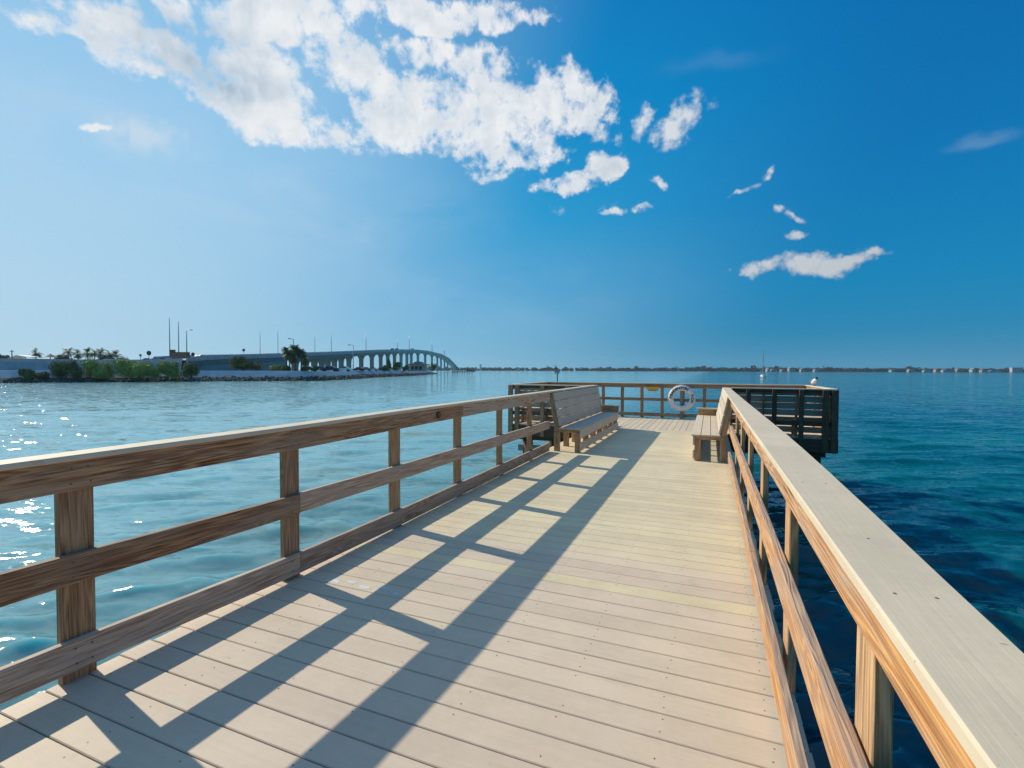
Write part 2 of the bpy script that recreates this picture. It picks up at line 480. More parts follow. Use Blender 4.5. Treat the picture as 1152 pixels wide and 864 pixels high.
    def build(s, name, mat, parent=None, smooth=False, loc=None, label=None):
        me = bpy.data.meshes.new(name)
        me.from_pydata(s.v, [], s.f)
        uvl = me.uv_layers.new(name='grain')
        flat = np.array([c for f in s.uv for uv in f for c in uv], dtype=np.float32)
        uvl.data.foreach_set('uv', flat)
        at = me.attributes.new('tone', 'FLOAT', 'FACE')
        at.data.foreach_set('value', np.array(s.tone, dtype=np.float32))
        mats = mat if isinstance(mat, (list, tuple)) else [mat]
        for m in mats: me.materials.append(MATS[m])
        me.polygons.foreach_set('material_index', np.array(s.mi, dtype=np.int32))
        if smooth: me.polygons.foreach_set('use_smooth', [True]*len(me.polygons))
        me.update()
        o = bpy.data.objects.new(name, me); col.objects.link(o)
        if parent: o.parent = parent
        if loc is not None: o.location = loc
        if label: o['label'] = label
        return o

def tag(o, label=None, cat=None, group=None, kind=None):
    if label: o['label'] = label
    if cat: o['category'] = cat
    if group: o['group'] = group
    if kind: o['kind'] = kind
    return o
def empty(name, loc=(0, 0, 0), rz=0, label=None, cat=None, group=None):
    o = bpy.data.objects.new(name, None); o.empty_display_size = .3
    col.objects.link(o); o.location = loc; o.rotation_euler = (0, 0, rz)
    return tag(o, label, cat, group)
def copy_tree(o, loc=None, rz=None, label=None, parent=None, scale=None):
    c = o.copy(); col.objects.link(c); c.parent = parent
    if loc is not None: c.location = loc
    if rz is not None: c.rotation_euler = (0, 0, rz)
    if scale is not None: c.scale = scale
    if label: c['label'] = label
    for ch in list(o.children): copy_tree(ch, parent=c)
    return c
def lerp(a, b, t): return a+(b-a)*t
def zw(h): return WATER+h
hf = Vector((-math.sin(YAW), math.cos(YAW), 0)); hr = Vector((math.cos(YAW), math.sin(YAW), 0))
def RF(R, F, z): 
    q = hr*R + hf*F
    return Vector((q.x, q.y, z))
def WP(px, F, z=0.0):
    return RF((px-576)/FPX*F, F, z)
def yh(px): return 416.25+ROLL*(px-576)
def hz(px, py, F):            # height above the water of a point seen at py at depth F
    return 2.9 + (yh(px)-py)*F/FPX

# ------------------------------------------------------------------ water
def make_water():
    na, nr = 760, 900
    ang = np.linspace(0, 2*np.pi, na, endpoint=False)
    rad = 0.6*np.exp(np.linspace(0, np.log(2500/0.6), nr))
    Rr, A = np.meshgrid(rad, ang, indexing='ij')
    X = Rr*np.cos(A); Y = Rr*np.sin(A)
    cell = np.maximum(Rr*(2*np.pi/na), Rr*(np.log(2500/0.6)/nr))
    Z = np.zeros_like(X); DX = np.zeros_like(X); DY = np.zeros_like(X)
    base = math.atan2(hf.y, hf.x)
    for i in range(110):
        lam = 0.30*(2.8/0.30)**rng.random()
        th = base + rng.normal(0.12, 0.24 if lam > .9 else .45)
        amp = 0.0056*lam**0.35
        k = 2*np.pi/lam; ph = rng.random()*6.28
        fade = np.clip((lam/cell-3.0)/4.0, 0, 1)
        arg = k*(X*math.cos(th)+Y*math.sin(th))+ph
        Z += fade*amp*np.sin(arg)
        DX -= fade*amp*0.7*np.cos(arg)*math.cos(th); DY -= fade*amp*0.7*np.cos(arg)*math.sin(th)
    V = np.stack([X-DX, Y-DY, Z+WATER], -1).reshape(-1, 3)
    V = np.vstack([V, [[0, 0, WATER]]])
    i0 = np.arange(nr-1)[:, None]*na+np.arange(na)[None]
    i1 = np.arange(nr-1)[:, None]*na+(np.arange(na)[None]+1) % na
    F = np.stack([i0, i0+na, i1+na, i1], -1).reshape(-1, 4)
    tri = np.stack([np.full(na, nr*na), np.arange(na), (np.arange(na)+1) % na], -1)
    me = bpy.data.meshes.new('water')
    nv, nq, nt = len(V), len(F), len(tri)
    me.vertices.add(nv); me.vertices.foreach_set('co', V.astype(np.float32).ravel())
    me.loops.add(nq*4+nt*3)
    me.loops.foreach_set('vertex_index', np.concatenate([F.ravel(), tri.ravel()]).astype(np.int32))
    me.polygons.add(nq+nt)
    starts = np.concatenate([np.arange(nq)*4, nq*4+np.arange(nt)*3]).astype(np.int32)
    me.polygons.foreach_set('loop_start', starts)
    me.polygons.foreach_set('use_smooth', np.ones(nq+nt, dtype=bool))
    me.update(calc_edges=True); me.validate()
    me.materials.append(MATS['water'])
    o = bpy.data.objects.new('water', me); col.objects.link(o)
    tag(o, kind='structure')
make_water()

# ------------------------------------------------------------------ land on the left
shore = [(-420, 84), (-150, 90), (0, 95.5), (115, 105), (230, 114), (300, 118), (350, 122), (385, 136), (404, 152), (422, 179), (445, 205), (462, 232), (480, 280), (492, 345)]
SH = [RF((px-576)/FPX*F, F, 0) for px, F in shore]
def offs(pts, d):
    out = []
    for i, p in enumerate(pts):
        a = pts[max(0, i-1)]; b = pts[min(len(pts)-1, i+1)]
        t = (b-a); t.z = 0; t.normalize()
        nrm = Vector((-t.y, t.x, 0))
        out.append(p+nrm*d)
    return out
def strip(mb, A, B, za, zb, sub=1):
    o = len(mb.v)
    for p, q in zip(A, B):
        mb.v.append((p.x, p.y, za)); mb.v.append((q.x, q.y, zb))
    for i in range(len(A)-1):
        mb.face([o+2*i, o+2*i+2, o+2*i+3, o+2*i+1])
l1, l2, l3 = offs(SH, 2.6), offs(SH, 3.6), offs(SH, 5.4)
mb = MB()
strip(mb, SH, l1, zw(-1.0), zw(0.9))
back = [RF(-900, 60, 0), RF(-900, 140, 0)]
n = len(l1)
o = len(mb.v)
far = [p + hf*260 - hr*330 for p in l1]
for p, q in zip(l1, far):
    mb.v.append((p.x, p.y, zw(0.9))); mb.v.append((q.x, q.y, zw(0.95)))
for i in range(n-1): mb.face([o+2*i, o+2*i+2, o+2*i+3, o+2*i+1])
tag(mb.build('ground', 'rock'), kind='structure')
mb = MB()
g1 = offs(SH, 5.3)
far2 = [p + hf*255 - hr*325 for p in g1]
strip(mb, g1, far2, zw(2.30), zw(2.32))
tag(mb.build('sand_terrain', 'sand'), kind='structure')

# sloping concrete sea wall with a coping
mb = MB()
strip(mb, l2, l3, zw(0.92), zw(2.45)); 
l4 = offs(SH, 5.9)
strip(mb, l3, l4, zw(2.45), zw(2.46)); strip(mb, l4, offs(SH, 6.0), zw(2.46), zw(2.0)); strip(mb, l2, offs(SH, 3.58), zw(0.92), zw(0.5))
tag(mb.build('sea_wall', 'concrete_pale'), 'sloping grey concrete sea wall along the left bank above the dark rocks', 'sea wall')
# rip-rap rocks
mb = MB()
def rock(mb, c, r):
    o = len(mb.v)
    for j in range(3):
        th = (j+.5)*math.pi/3
        for i in range(6):
            a = i*math.pi/3+j
            q = r*(.7+.5*random.random())
            mb.v.append((c[0]+q*math.sin(th)*math.cos(a), c[1]+q*math.sin(th)*math.sin(a), c[2]+q*.7*math.cos(th)))
    for j in range(2):
        for i in range(6):
            k = (i+1) % 6
            mb.face([o+j*6+i, o+j*6+6+i, o+j*6+6+k, o+j*6+k])
    mb.face([o+i for i in range(6)]); mb.face([o+12+i for i in range(5, -1, -1)])
l0 = offs(SH, -.6)
for i in range(len(SH)-1):
    L = (SH[i+1]-SH[i]).length
    for k in range(int(L*5)):
        t = random.random(); s = random.random()
        p = l0[i].lerp(l0[i+1], t).lerp(l2[i].lerp(l2[i+1], t), s)
        rock(mb, (p.x, p.y, zw(-.1+s*1.1)), random.uniform(.22, .5))
tag(mb.build('riprap', 'rock'), 'dark rough rocks piled along the waterline of the left bank', 'rocks', kind='stuff')

# embankment that carries the road (left), retaining wall face, parapet
RD = [(-420, 100, 5.2), (-150, 108, 5.3), (0, 120, 5.35), (70, 126, 5.3), (130, 129, 5.2), (205, 131, 5.6)]
RDP = [RF((px-576)/FPX*F, F, h) for px, F, h in RD]
def rstrip(mb, A, B, hA, hB):
    o = len(mb.v)
    for p, q in zip(A, B):
        mb.v.append((p.x, p.y, zw(p.z+hA) if hA is not None else zw(1.8)))
        mb.v.append((q.x, q.y, zw(q.z+hB) if hB is not None else zw(1.8)))
    for i in range(len(A)-1): mb.face([o+2*i, o+2*i+2, o+2*i+3, o+2*i+1])
b0 = offs(RDP, -.9); b1 = offs(RDP, 0); b2 = offs(RDP, .35); b3 = offs(RDP, 11)
for lst in (b0, b1, b2, b3):
    for p, q in zip(lst, RDP): p.z = q.z
mb = MB(); rstrip(mb, b0, b1, None, -.9); rstrip(mb, b1, b2, -.9, -.9)
rstrip(mb, b3, offs(RDP, 11.5), -.9, None)
tag(mb.build('retaining_wall', 'concrete'), 'long blue-grey concrete retaining wall holding up the road on the left bank', 'wall')
mb = MB(); rstrip(mb, b1, b1, -.91, 0); rstrip(mb, b1, b2, 0, 0); rstrip(mb, b2, b2, 0, -.91)
tag(mb.build('road_parapet', 'concrete_pale'), 'low pale concrete parapet along the road edge on top of the retaining wall', 'parapet')
mb = MB(); rstrip(mb, b2, b3, -.88, -.88)
tag(mb.build('road', 'asphalt'), kind='structure')

# ------------------------------------------------------------------ bridge
BPX = [(205, 401.6), (240, 399.6), (300, 398.6), (350, 397.0), (385, 395.8), (412, 394.7), (440, 393.4), (465, 393.0), (482, 394.6), (497, 398.3), (505, 402.6), (510, 407.4), (514, 411.8), (517, 415.2)]
LAT = -87.0
BP = []
for px, py in BPX:
    F = LAT*FPX/(px-576)
    BP.append(RF(LAT, F, zw(hz(px, py, F))))
def interp_bridge(F):
    Fs = [LAT*FPX/(px-576) for px, _ in BPX]; Z = [p.z for p in BP]
    return float(np.interp(F, Fs, Z))
bridge = empty('road_bridge', (RF(LAT, 130, WATER)), 0, 'long arched concrete road bridge curving over the bay beyond the left bank', 'bridge')
inv = Vector(bridge.location)
FS = np.linspace(131, 805, 120)
BW = 9.0
def bpt(dR, F, dz): 
    p = RF(LAT+dR, F, interp_bridge(F)+dz) - inv
    return p
def sweep(mb, prof):
    o = len(mb.v); m = len(prof)
    for F in FS:
        for dR, dz in prof: mb.v.append(tuple(bpt(dR, F, dz)))
    for i in range(len(FS)-1):
        for j in range(m):
            k = (j+1) % m
            mb.face([o+i*m+j, o+(i+1)*m+j, o+(i+1)*m+k, o+i*m+k])
mb = MB()
sweep(mb, [(0, -.95), (0, -1.35), (-1.0, -1.5), (-1.2, -2.9), (-BW+1.2, -2.9), (-BW+1, -1.5), (-BW, -1.35), (-BW, -.95)])
mb.build('deck', 'bridge_concrete', bridge)
mb = MB(); sweep(mb, [(.03, -.94), (.03, 0), (-.3, 0), (-.3, -.94)])
sweep(mb, [(.12, -1.3), (.12, -.94), (.03, -.94), (.02, -1.3)])
mb.build('parapet', 'concrete', bridge)
mb = MB(); sweep(mb, [(-BW+.3, -.94), (-BW+.3, 0), (-BW, 0), (-BW, -.94)]); mb.build('parapet', 'concrete', bridge)
pier_px = [331, 343, 353, 361.3, 368.3, 375.6, 383.3, 392, 406, 418, 428, 436, 443.6, 451, 457.5, 462.5, 470, 478.2, 485.8, 491.8, 496, 500, 503.5]
for px in pier_px:
    Fp = (LAT-4.5)*FPX/(px-576)
    zt = interp_bridge(Fp)-2.88; zb = zw(1.0)
    mb = MB(); hw = 1.15 if px < 480 else 1.05; top = 3.3
    prof = []
    Hh = min(3.2, (zt-zb)*.5)
    for k in range(7):
        a = k/6*math.pi/2
        prof.append((hw+(top-hw)*(1-math.cos(a)), zt-Hh*(1-math.sin(a))))
    pts = [(hw, zb)]+prof
    poly = [RF(LAT-4.5+x, Fp, z)-inv for x, z in pts]+[RF(LAT-4.5-x, Fp, z)-inv for x, z in reversed(pts)]
    mb.prism(poly, hf*1.6)
    mb.build('pier', 'bridge_concrete', bridge)
# abutment where the bridge leaves the embankment
mb = MB()
q0 = RF(LAT, 131, 0)-inv
fs = np.linspace(131, 190, 8)
for dR in (-.3, -BW+.3):
    o = len(mb.v)
    for F in fs:
        for dz in (None, -2.85):
            p = bpt(dR, F, -2.85)
            if dz is None: p.z = 1.6
            mb.v.append(tuple(p))
    for i in range(len(fs)-1): mb.face([o+2*i, o+2*i+2, o+2*i+3, o+2*i+1])
o = len(mb.v)
a = bpt(-.3, 190, -2.85); b = bpt(-BW+.3, 190, -2.85)
mb.v += [tuple(a), tuple(b), (b.x, b.y, 1.6), (a.x, a.y, 1.6)]; mb.face([o, o+1, o+2, o+3])
mb.build('abutment', 'bridge_concrete', bridge)

# ------------------------------------------------------------------ lamp posts and signs on the left bank
def lamp_mesh(h, r, arm, mat='steel'):
    root = empty('street_lamp')
    m = MB(); m.tube((0, 0, 0), (0, 0, h), r*1.3, r*.75, 8); m.build('pole', mat, root, True)
    if arm:
        m = MB(); m.tube((0, 0, h-.05), (arm, 0, h+.12), r*.6, r*.5, 6); m.build('arm', mat, root)
        m = MB(); m.ell((arm*1.25, 0, h+.1), (abs(arm)*.45, .22, .12), 10, 6); m.build('lamp_head', 'black_paint', root)
    return root
LG = 'lamp posts along the road and the bridge'
lamps = [(191.5, 357, 402, 131, .0, 'tallest grey lamp post, at the left end of the brown sign board'),
         (201.5, 361, 402, 131, .0, 'grey lamp post rising from the middle of the brown sign board'),
         (210.5, 371, 402, 128, 1.0, 'dark lamp post with an arm, at the right end of the brown sign board'),
         (293, 371, 398.5, 186, 0, 'thin pole on the bridge above the low hedge'),
         (313, 369, 398.2, 190, 0, 'thin pole on the bridge just left of the round palm clump'),
         (354.5, 376, 396.8, 226, 0, 'thin pole on the bridge just right of the palm clump'),
         (373, 374, 396.3, 244, 0, 'thin pole on the bridge between the palm clump and the short hooked lamp'),
         (412, 375, 394.5, 305, 0, 'thick pole on the bridge right of the short hooked lamp'),
         (447.5, 383, 393.2, 385, 0, 'faint pole on the bridge just before its crest'),
         (460.5, 378, 393, 430, 0, 'tall faint pole at the crest of the bridge'),
         (486, 384, 395, 540, 0, 'faint pole on the bridge just past its crest'),
         (500, 392, 399, 640, 0, 'last tiny pole on the descending far end of the bridge')]
for px, yt, yb, F, arm, lab in lamps:
    zb = zw(hz(px, yb, F)); h = (yb+.6-yt)*F/FPX
    r = (.11 if F < 140 else .0011*F*.45)
    o = lamp_mesh(h, r, arm); tag(o, lab, 'lamp post', LG); o.location = WP(px, F, zb-.3)
    o.rotation_euler.z = YAW
for px, yt, F, arm, lab in [(330.5, 381.5, 131, -.9, 'hooked lamp post sticking up out of the round palm clump'), (397.5, 388.5, 150, -1.0, 'short hooked lamp post standing before the bridge arches')]:
    zb = zw(2.3); h = (zw(hz(px, yt, F))-zb)
    o = lamp_mesh(h, .13, arm); tag(o, lab, 'lamp post', LG); o.location = WP(px, F, zb); o.rotation_euler.z = YAW
# brown sign board
sg = empty('sign_board', WP(202.5, 127, zw(2.3)), YAW, 'brown-red sign board on posts beside the tall lamp posts', 'sign')
zt0 = hz(202, 395, 127)-2.3; zb0 = hz(202, 402.6, 127)-2.3
m = MB(); m.box(-2.6, 2.6, -.08, .08, zb0, zt0-.25); m.box(-2.6, -1.1, -.07, .07, zt0-.25, zt0+.35); m.build('panel', 'sign_brown', sg)
for k in range(3):
    m = MB(); m.box(-2.3, random.uniform(1.4, 2.2), -.11, -.083, zb0+.25+k*.45, zb0+.36+k*.45); m.build('text_line', 'house_tan', sg)
for x in (-2.2, 1.75): m = MB(); m.box(x-.12, x+.12, .09, .3, 0, zt0-.3); m.build('post', 'steel', sg)
# round signs on posts
for i, (px, yt, yb, F, r, lab) in enumerate([(158.5, 398.5, 404, 131, .42, 'small dark road sign on a post left of the round-headed one'),
        (168, 396, 404, 131, .62, 'round dark road sign on a thin post at the road edge'),
        (217.5, 397.3, 401.2, 136, .5, 'round dark road sign just right of the brown sign board'),
        (274.5, 393, 399.5, 176, .65, 'dark diamond road sign on the bridge above the low hedge')]):
    s = empty('road_sign', WP(px, F, zw(hz(px, yb, F))-.3), YAW, lab, 'road sign', 'road signs at the road edge')
    h = (yb-yt)*F/FPX
    m = MB(); m.tube((0, 0, 0), (0, 0, h), .07, .07, 6); m.build('post', 'steel', s)
    m = MB(); m.tube((0, -.06, h), (0, .0, h), r, r, 4 if i in (0, 3) else 14); m.build('sign_plate', 'black_paint', s)
s = empty('utility_pole', WP(14, 140, zw(4)), YAW, 'plain dark pole left of the white sloping roof on the far left', 'pole')
m = MB(); m.tube((0, 0, 0), (0, 0, hz(14, 393.5, 140)-4), .16, .1, 8); m.build('pole', 'trunk', s)
m = MB(); m.box(-.6, .6, -.06, .06, hz(14, 393.5, 140)-4.6, hz(14, 393.5, 140)-4.45); m.build('crossarm', 'trunk', s)

# ------------------------------------------------------------------ vehicles
def make_car(paint):
    root = empty('parked_car')
    b = MB()
    prof = [(-2.2, .35), (-2.25, .75), (-1.75, .92), (-1.1, 1.0), (-.55, 1.42), (.75, 1.45), (1.45, 1.02), (2.1, .95), (2.25, .6), (2.2, .35)]
    b.prism([(x, -.86, z) for x, z in prof], (0, 1.72, 0)); b.build('body', paint, root)
    g = MB()
    for y in (-.875, .865): g.prism([(-.95, y, 1.02), (-.5, y, 1.36), (.7, y, 1.39), (1.25, y, 1.02)], (0, .012, 0))
    g.prism([(-1.12, -.7, 1.02), (-.6, -.7, 1.41), (-.62, -.7, 1.42), (-1.15, -.7, 1.03)], (0, 1.4, 0))
    g.build('window', 'glass_dark', root)
    for x in (-1.4, 1.4):
        for y in (-.88, .7):
            w = MB(); w.tube((x, y, .33), (x, y+.2, .33), .33, .33, 12); w.build('wheel', 'rubber', root)
    return root
cars = {k: make_car(k) for k in ('car_white', 'car_dark', 'car_silver')}
first = dict.fromkeys(cars, True)
CG = 'cars on the road and parked on the left bank'
def car(kind, px, F, h, rz, lab):
    o = cars[kind] if first[kind] else copy_tree(cars[kind])
    first[kind] = False
    o.location = WP(px, F, zw(h)); o.rotation_euler = (0, 0, rz); tag(o, lab, 'car', CG)
rr = YAW
car('car_white', 127, 134, 4.55, rr+.1, 'white car on the road above the rounded bushes')
car('car_silver', 137, 135, 4.45, rr+.1, 'silver car on the road just right of the white one')
car('car_white', 167, 134, 4.35, rr+.05, 'white car on the road under the round road sign')
car('car_silver', 176, 133, 4.30, rr+.05, 'silver car on the road right of the round road sign')
car('car_dark', 184.5, 134, 4.3, rr+.05, 'dark car on the road just left of the brown sign board')
car('car_dark', 225, 145, hz(225, 401.4, 145)-.9, YAW+1.3, 'dark car on the bridge ramp right of the brown sign board')
car('car_dark', 371, 131, 2.33, rr+.1, 'dark car parked at the sea wall below the bridge arches')
car('car_white', 386, 133.5, 2.33, rr+.15, 'white car parked at the sea wall, right of the dark one')
for k, (px, F, kd, lab) in enumerate([(404, 176, 'car_dark', 'dark car under the arches right of the short hooked lamp'), (411, 180, 'car_silver', 'silver car under the widest arch opening'),
        (419, 190, 'car_white', 'white car under the arches left of the waterside trees'), (428, 205, 'car_dark', 'dark car next to the tall dark tree before the arches'),
        (434, 215, 'car_silver', 'silver car just left of the two dark trees before the arches'), (457, 240, 'car_white', 'tiny white car left of the waterside building'),
        (347.5, 150, 'car_dark', 'dark car in the shade right of the palm clump'), (360, 156, 'car_silver', 'silver car behind the dark car at the sea wall')]):
    car(kd, px, F, 2.33, rr+random.uniform(-.3, .6), lab)
for k, (px, F, kd, lab) in enumerate([(441.5, 374, 'car_dark', 'left one of the two dark vehicles at the bridge crest'), (446.5, 388, 'car_dark', 'right one of the two dark vehicles at the bridge crest'), (464, 431, 'car_silver', 'vehicle on top of the bridge beside the tall faint pole')]):
    car(kd, px, F, interp_bridge(F)-WATER-.5, YAW+math.pi/2, lab)

# ------------------------------------------------------------------ vegetation
def crown_mesh(lobes, nleaf, size, mat='leaf', name='crown', parent=None, core=True):
    """leaf-clump quads spread over overlapping lobes ((x,y,z),(rx,ry,rz))"""
    N = int(nleaf*1.9); size = size*.72; vol = np.array([r[0]*r[1]+r[1]*r[2]+r[0]*r[2] for _, r in lobes]); pr = vol/vol.sum()
    ids = rng.choice(len(lobes), N, p=pr)
    C = np.array([c for c, _ in lobes])[ids]; Rr = np.array([r for _, r in lobes])[ids]
    d = rng.normal(size=(N, 3)); d /= np.linalg.norm(d, axis=1)[:, None]
    rad = 0.55+0.5*rng.random(N)**.6
    P = C+d*Rr*rad[:, None]
    keep = P[:, 2] > 0.05
    P = P[keep]; d = d[keep]; N = len(P)
    nrm = d+rng.normal(0, .6, (N, 3)); nrm /= np.linalg.norm(nrm, axis=1)[:, None]
    t = np.cross(nrm, rng.normal(size=(N, 3))); t /= np.linalg.norm(t, axis=1)[:, None]
    b = np.cross(nrm, t)
    s = size*(.5+rng.random(N))[:, None]
    V = np.stack([P-t*s, P+b*s*.5, P+t*s, P-b*s*.5], 1).reshape(-1, 3)
    m = MB(); m.v = [tuple(x) for x in V]
    for i in range(N): m.face([4*i, 4*i+1, 4*i+2, 4*i+3], None, random.random())
    if core:
        for c, r in lobes:
            m.ell(c, (r[0]*.62, r[1]*.62, r[2]*.62), 8, 6)
    return m.build(name, mat, parent)
def bush(name, px, F, h0, w, h, lab, cat='bush', mat='leaf', n=2600, group='bushes along the waterline of the left bank', lobes_n=7, trunk=True, size=.2):
    root = empty(name, WP(px, F, zw(h0)), YAW, lab, cat, group)
    h *= 1.13; L = []
    for i in range(lobes_n):
        x = (random.random()-.5)*w*.75; y = (random.random()-.5)*w*.4
        rz = h*random.uniform(.28, .42); rx = w*random.uniform(.16, .26)
        zc = h*random.uniform(.3, .72) - abs(x)/w*h*.35
        L.append(((x, y, max(rz*.7, zc)), (rx, rx, rz)))
    crown_mesh(L, n, size, mat, 'crown', root)
    if trunk:
        m = MB()
        for k in range(3): m.tube((random.uniform(-.3, .3), 0, -.3), (random.uniform(-w*.2, w*.2), 0, h*.5), .12, .05, 6)
        m.build('trunk', 'trunk', root)
    return root
def pm(px, F): return px*F/FPX
bush('mangrove_bush', 28, 99.5, .6, pm(17, 99), pm(12, 99), 'small dark bush nearest the left edge of the bank', mat='leaf', n=1200)
bush('mangrove_bush', 73, 103, .7, pm(30, 103), pm(20, 103), 'loose dark bush between the small edge bush and the yellower one', n=2400)
bush('mangrove_bush', 110, 106, .7, pm(32, 106), pm(21, 106), 'yellowish green bush left of the largest bush', mat='leaf_light', n=2400)
bush('mangrove_bush', 154.5, 108, .7, pm(42, 108), pm(25, 108), 'largest rounded bright green bush on the waterline', mat='leaf_light', n=3600)
bush('mangrove_bush', 188, 110, .7, pm(29, 110), pm(17, 110), 'low rounded bush just right of the largest bush', mat='leaf_light', n=2200)
bush('mangrove_bush', 215, 112, .8, pm(27, 112), pm(15, 112), 'rightmost low bush of the waterline row', mat='leaf', n=2000)
bush('mangrove_bush', 47, 101, .6, pm(14, 100), pm(9, 100), 'low dark shrub between the two leftmost bushes', mat='leaf', n=800)
bush('hedge', 275, 127, 2.35, pm(38, 127), pm(15.5, 127), 'wide dark hedge standing on the sea wall left of the palm clump', 'hedge', 'leaf', 4200, 'plants on top of the sea wall', 9)
bush('scrub', 312, 127, 2.35, pm(18, 127), pm(7, 127), 'pale dry scrub at the foot of the palm clump', 'shrub', 'leaf_light', 900, 'plants on top of the sea wall', 5, False)
bush('scrub', 322, 126, 2.35, pm(11, 127), pm(6, 127), 'small dark shrub left of the palm trunks', 'shrub', 'leaf', 700, 'plants on top of the sea wall', 4, False)
bush('scrub', 340, 128, 2.35, pm(10, 127), pm(5, 127), 'small shrub right of the palm trunks', 'shrub', 'leaf', 500, 'plants on top of the sea wall', 4, False)
bush('scrub', 353, 129, 2.35, pm(10, 127), pm(6.5, 127), 'dark shrub between the palm clump and the parked cars', 'shrub', 'leaf', 700, 'plants on top of the sea wall', 4, False)
for px, F, w, h, lab in [(437.5, 215, 7, 13, 'taller of the two dark trees before the arches'), (447.5, 215, 9, 10, 'broader of the two dark trees before the arches'),
                   (433, 200, 8, 6, 'low dark tree left of the two dark trees before the arches'), (456.5, 235, 7, 6, 'dark tree at the left side of the waterside building'), (486.5, 262, 10, 8, 'dark tree at the right side of the waterside building')]:
    bush('small_tree', px, F, 2.3, pm(w, F), pm(h, F), lab, 'tree', 'leaf', 900, 'trees before the bridge arches', 5, True, .3)

def palm(name, loc, h, r, nf, label, group, droop=1.0, mat='palm_leaf', cat='palm tree', lean=.0):
    root = empty(name, loc, random.random()*6, label, cat, group)
    m = MB()
    k = 5
    for i in range(k): m.tube((lean*h*(i/k)**2, 0, h*i/k), (lean*h*((i+1)/k)**2, 0, h*(i+1)/k), .2-.012*i, .19-.012*i, 8, False)
    m.build('trunk', 'trunk', root, True)
    c = MB(); top = Vector((lean*h, 0, h))
    for i in range(nf):
        a = i*2.399; e = random.uniform(-.75, 1.35)
        L = r*random.uniform(.8, 1.1); pts = []
        p = top.copy(); d = Vector((math.cos(a)*math.cos(e), math.sin(a)*math.cos(e), math.sin(e)))
        side = Vector((-math.sin(a), math.cos(a), 0))
        for s in range(6):
            pts.append(p.copy()); p = p+d*(L/5); d = (d-Vector((0, 0, .26*droop))).normalized()
        for s in range(5):
            w0 = r*.2*math.sin(math.pi*(s+.35)/5.9); 
            for sg in (-1, 1):
                for q in range(3):
                    f = (s+q/3)/5*5 - s
                    P = pts[s].lerp(pts[s+1], q/3)
                    tip = P + side*sg*w0*1.7 + (pts[s+1]-pts[s]).normalized()*w0*.8 + Vector((0, 0, -w0*.5))
                    P2 = pts[s].lerp(pts[s+1], q/3+.28)
                    o = len(c.v); c.v += [tuple(P), tuple(P2), tuple(tip)]; c.face([o, o+1, o+2])
    c.build('crown', mat, root)
    return root
PG = 'palms of the clump on the sea wall'
for px, F, yt, r, nf, lab in [(q[0], q[1], q[2]+1.5, q[3]*.82, int(q[4]*2.4), q[5]) for q in [(326, 128, 398, 2.0, 40, 'left front palm of the round clump'), (332, 129, 393, 2.3, 52, 'tallest palm in the middle of the round clump'), (339, 129, 396, 2.0, 44, 'right palm of the round clump'),
                       (322, 129, 394, 1.7, 34, 'outer left palm of the round clump with a raised frond'), (343.5, 130, 405, 1.5, 32, 'low palm at the right foot of the round clump'), (330, 131, 402, 2.0, 34, 'low palm in the shade under the round clump')]]:
    palm('palm_tree', WP(px, F, zw(2.3)), hz(px, yt, F)-2.3, r, nf, lab, PG, .9)
PG2 = 'palms behind the road on the far left'
for px, yt, lab in [(41, 397, 'leftmost spiky palm behind the road'), (77.5, 396, 'palm with the highest crown left of the middle row'), (88, 398, 'palm second from the left in the row behind the road'),
                    (99, 397, 'palm in the middle of the row behind the road'), (107, 397, 'palm right of the middle of the row behind the road'), (114, 397.5, 'palm second from the right in the row behind the road'),
                    (124, 398.5, 'palm nearly at the right end of the row behind the road'), (131, 399.5, 'rightmost low palm of the row behind the road')]:
    F = 165
    palm('palm_tree', WP(px, F, zw(3)), hz(px, yt, F)-3, 2.1, 30, lab, PG2, 1.0)
bush('small_tree', 5, 160, 3.5, pm(15, 160), hz(5, 398, 160)-3.5, 'low dark tree at the left edge beside the pole', 'tree', 'leaf', 1200, 'trees behind the road', 5, True, .3)
bush('small_tree', 70, 165, 3.2, pm(14, 165), hz(70, 400, 165)-3.2, 'low tree before the row of palms behind the road', 'tree', 'leaf', 1000, 'trees behind the road', 5, True, .3)
bush('small_tree', 118, 168, 3.2, pm(24, 165), hz(118, 401, 165)-3.2, 'wide low tree under the right end of the palm row', 'tree', 'leaf', 1400, 'trees behind the road', 6, True, .3)
# white sloping roof at the far left, thatched shade
h = empty('beach_shelter', WP(24, 150, zw(3)), YAW, 'white peaked shelter roof behind the road at the far left', 'shelter')
m = MB(); zt = hz(27, 400, 150)-3
m.prism([(-3.6, -2, zt-1.6), (-3.4, -2, zt-1.75), (.6, -2, zt-.12), (3.4, -2, zt-.5), (3.5, -2, zt-.35), (.6, -2, zt+.1)], (0, 4, 0)); m.build('roof', 'white_paint', h)
for x in (-3.2, 3.2):
    m = MB(); m.box(x-.1, x+.1, -1.9, -1.7, 0, zt-.5 if x > 0 else zt-1.7); m.build('post', 'steel', h)
h = empty('thatched_shade', WP(57, 158, zw(3)), YAW, 'brown thatched sunshade between the spiky palm and the palm row', 'sunshade')
zt = hz(57, 398, 158)-3
m = MB(); m.tube((0, 0, zt-1.1), (0, 0, zt), 1.9, .1, 12); m.build('roof', 'house_tan', h)
m = MB(); m.tube((0, 0, 0), (0, 0, zt-1.0), .12, .12, 8); m.build('post', 'trunk', h)

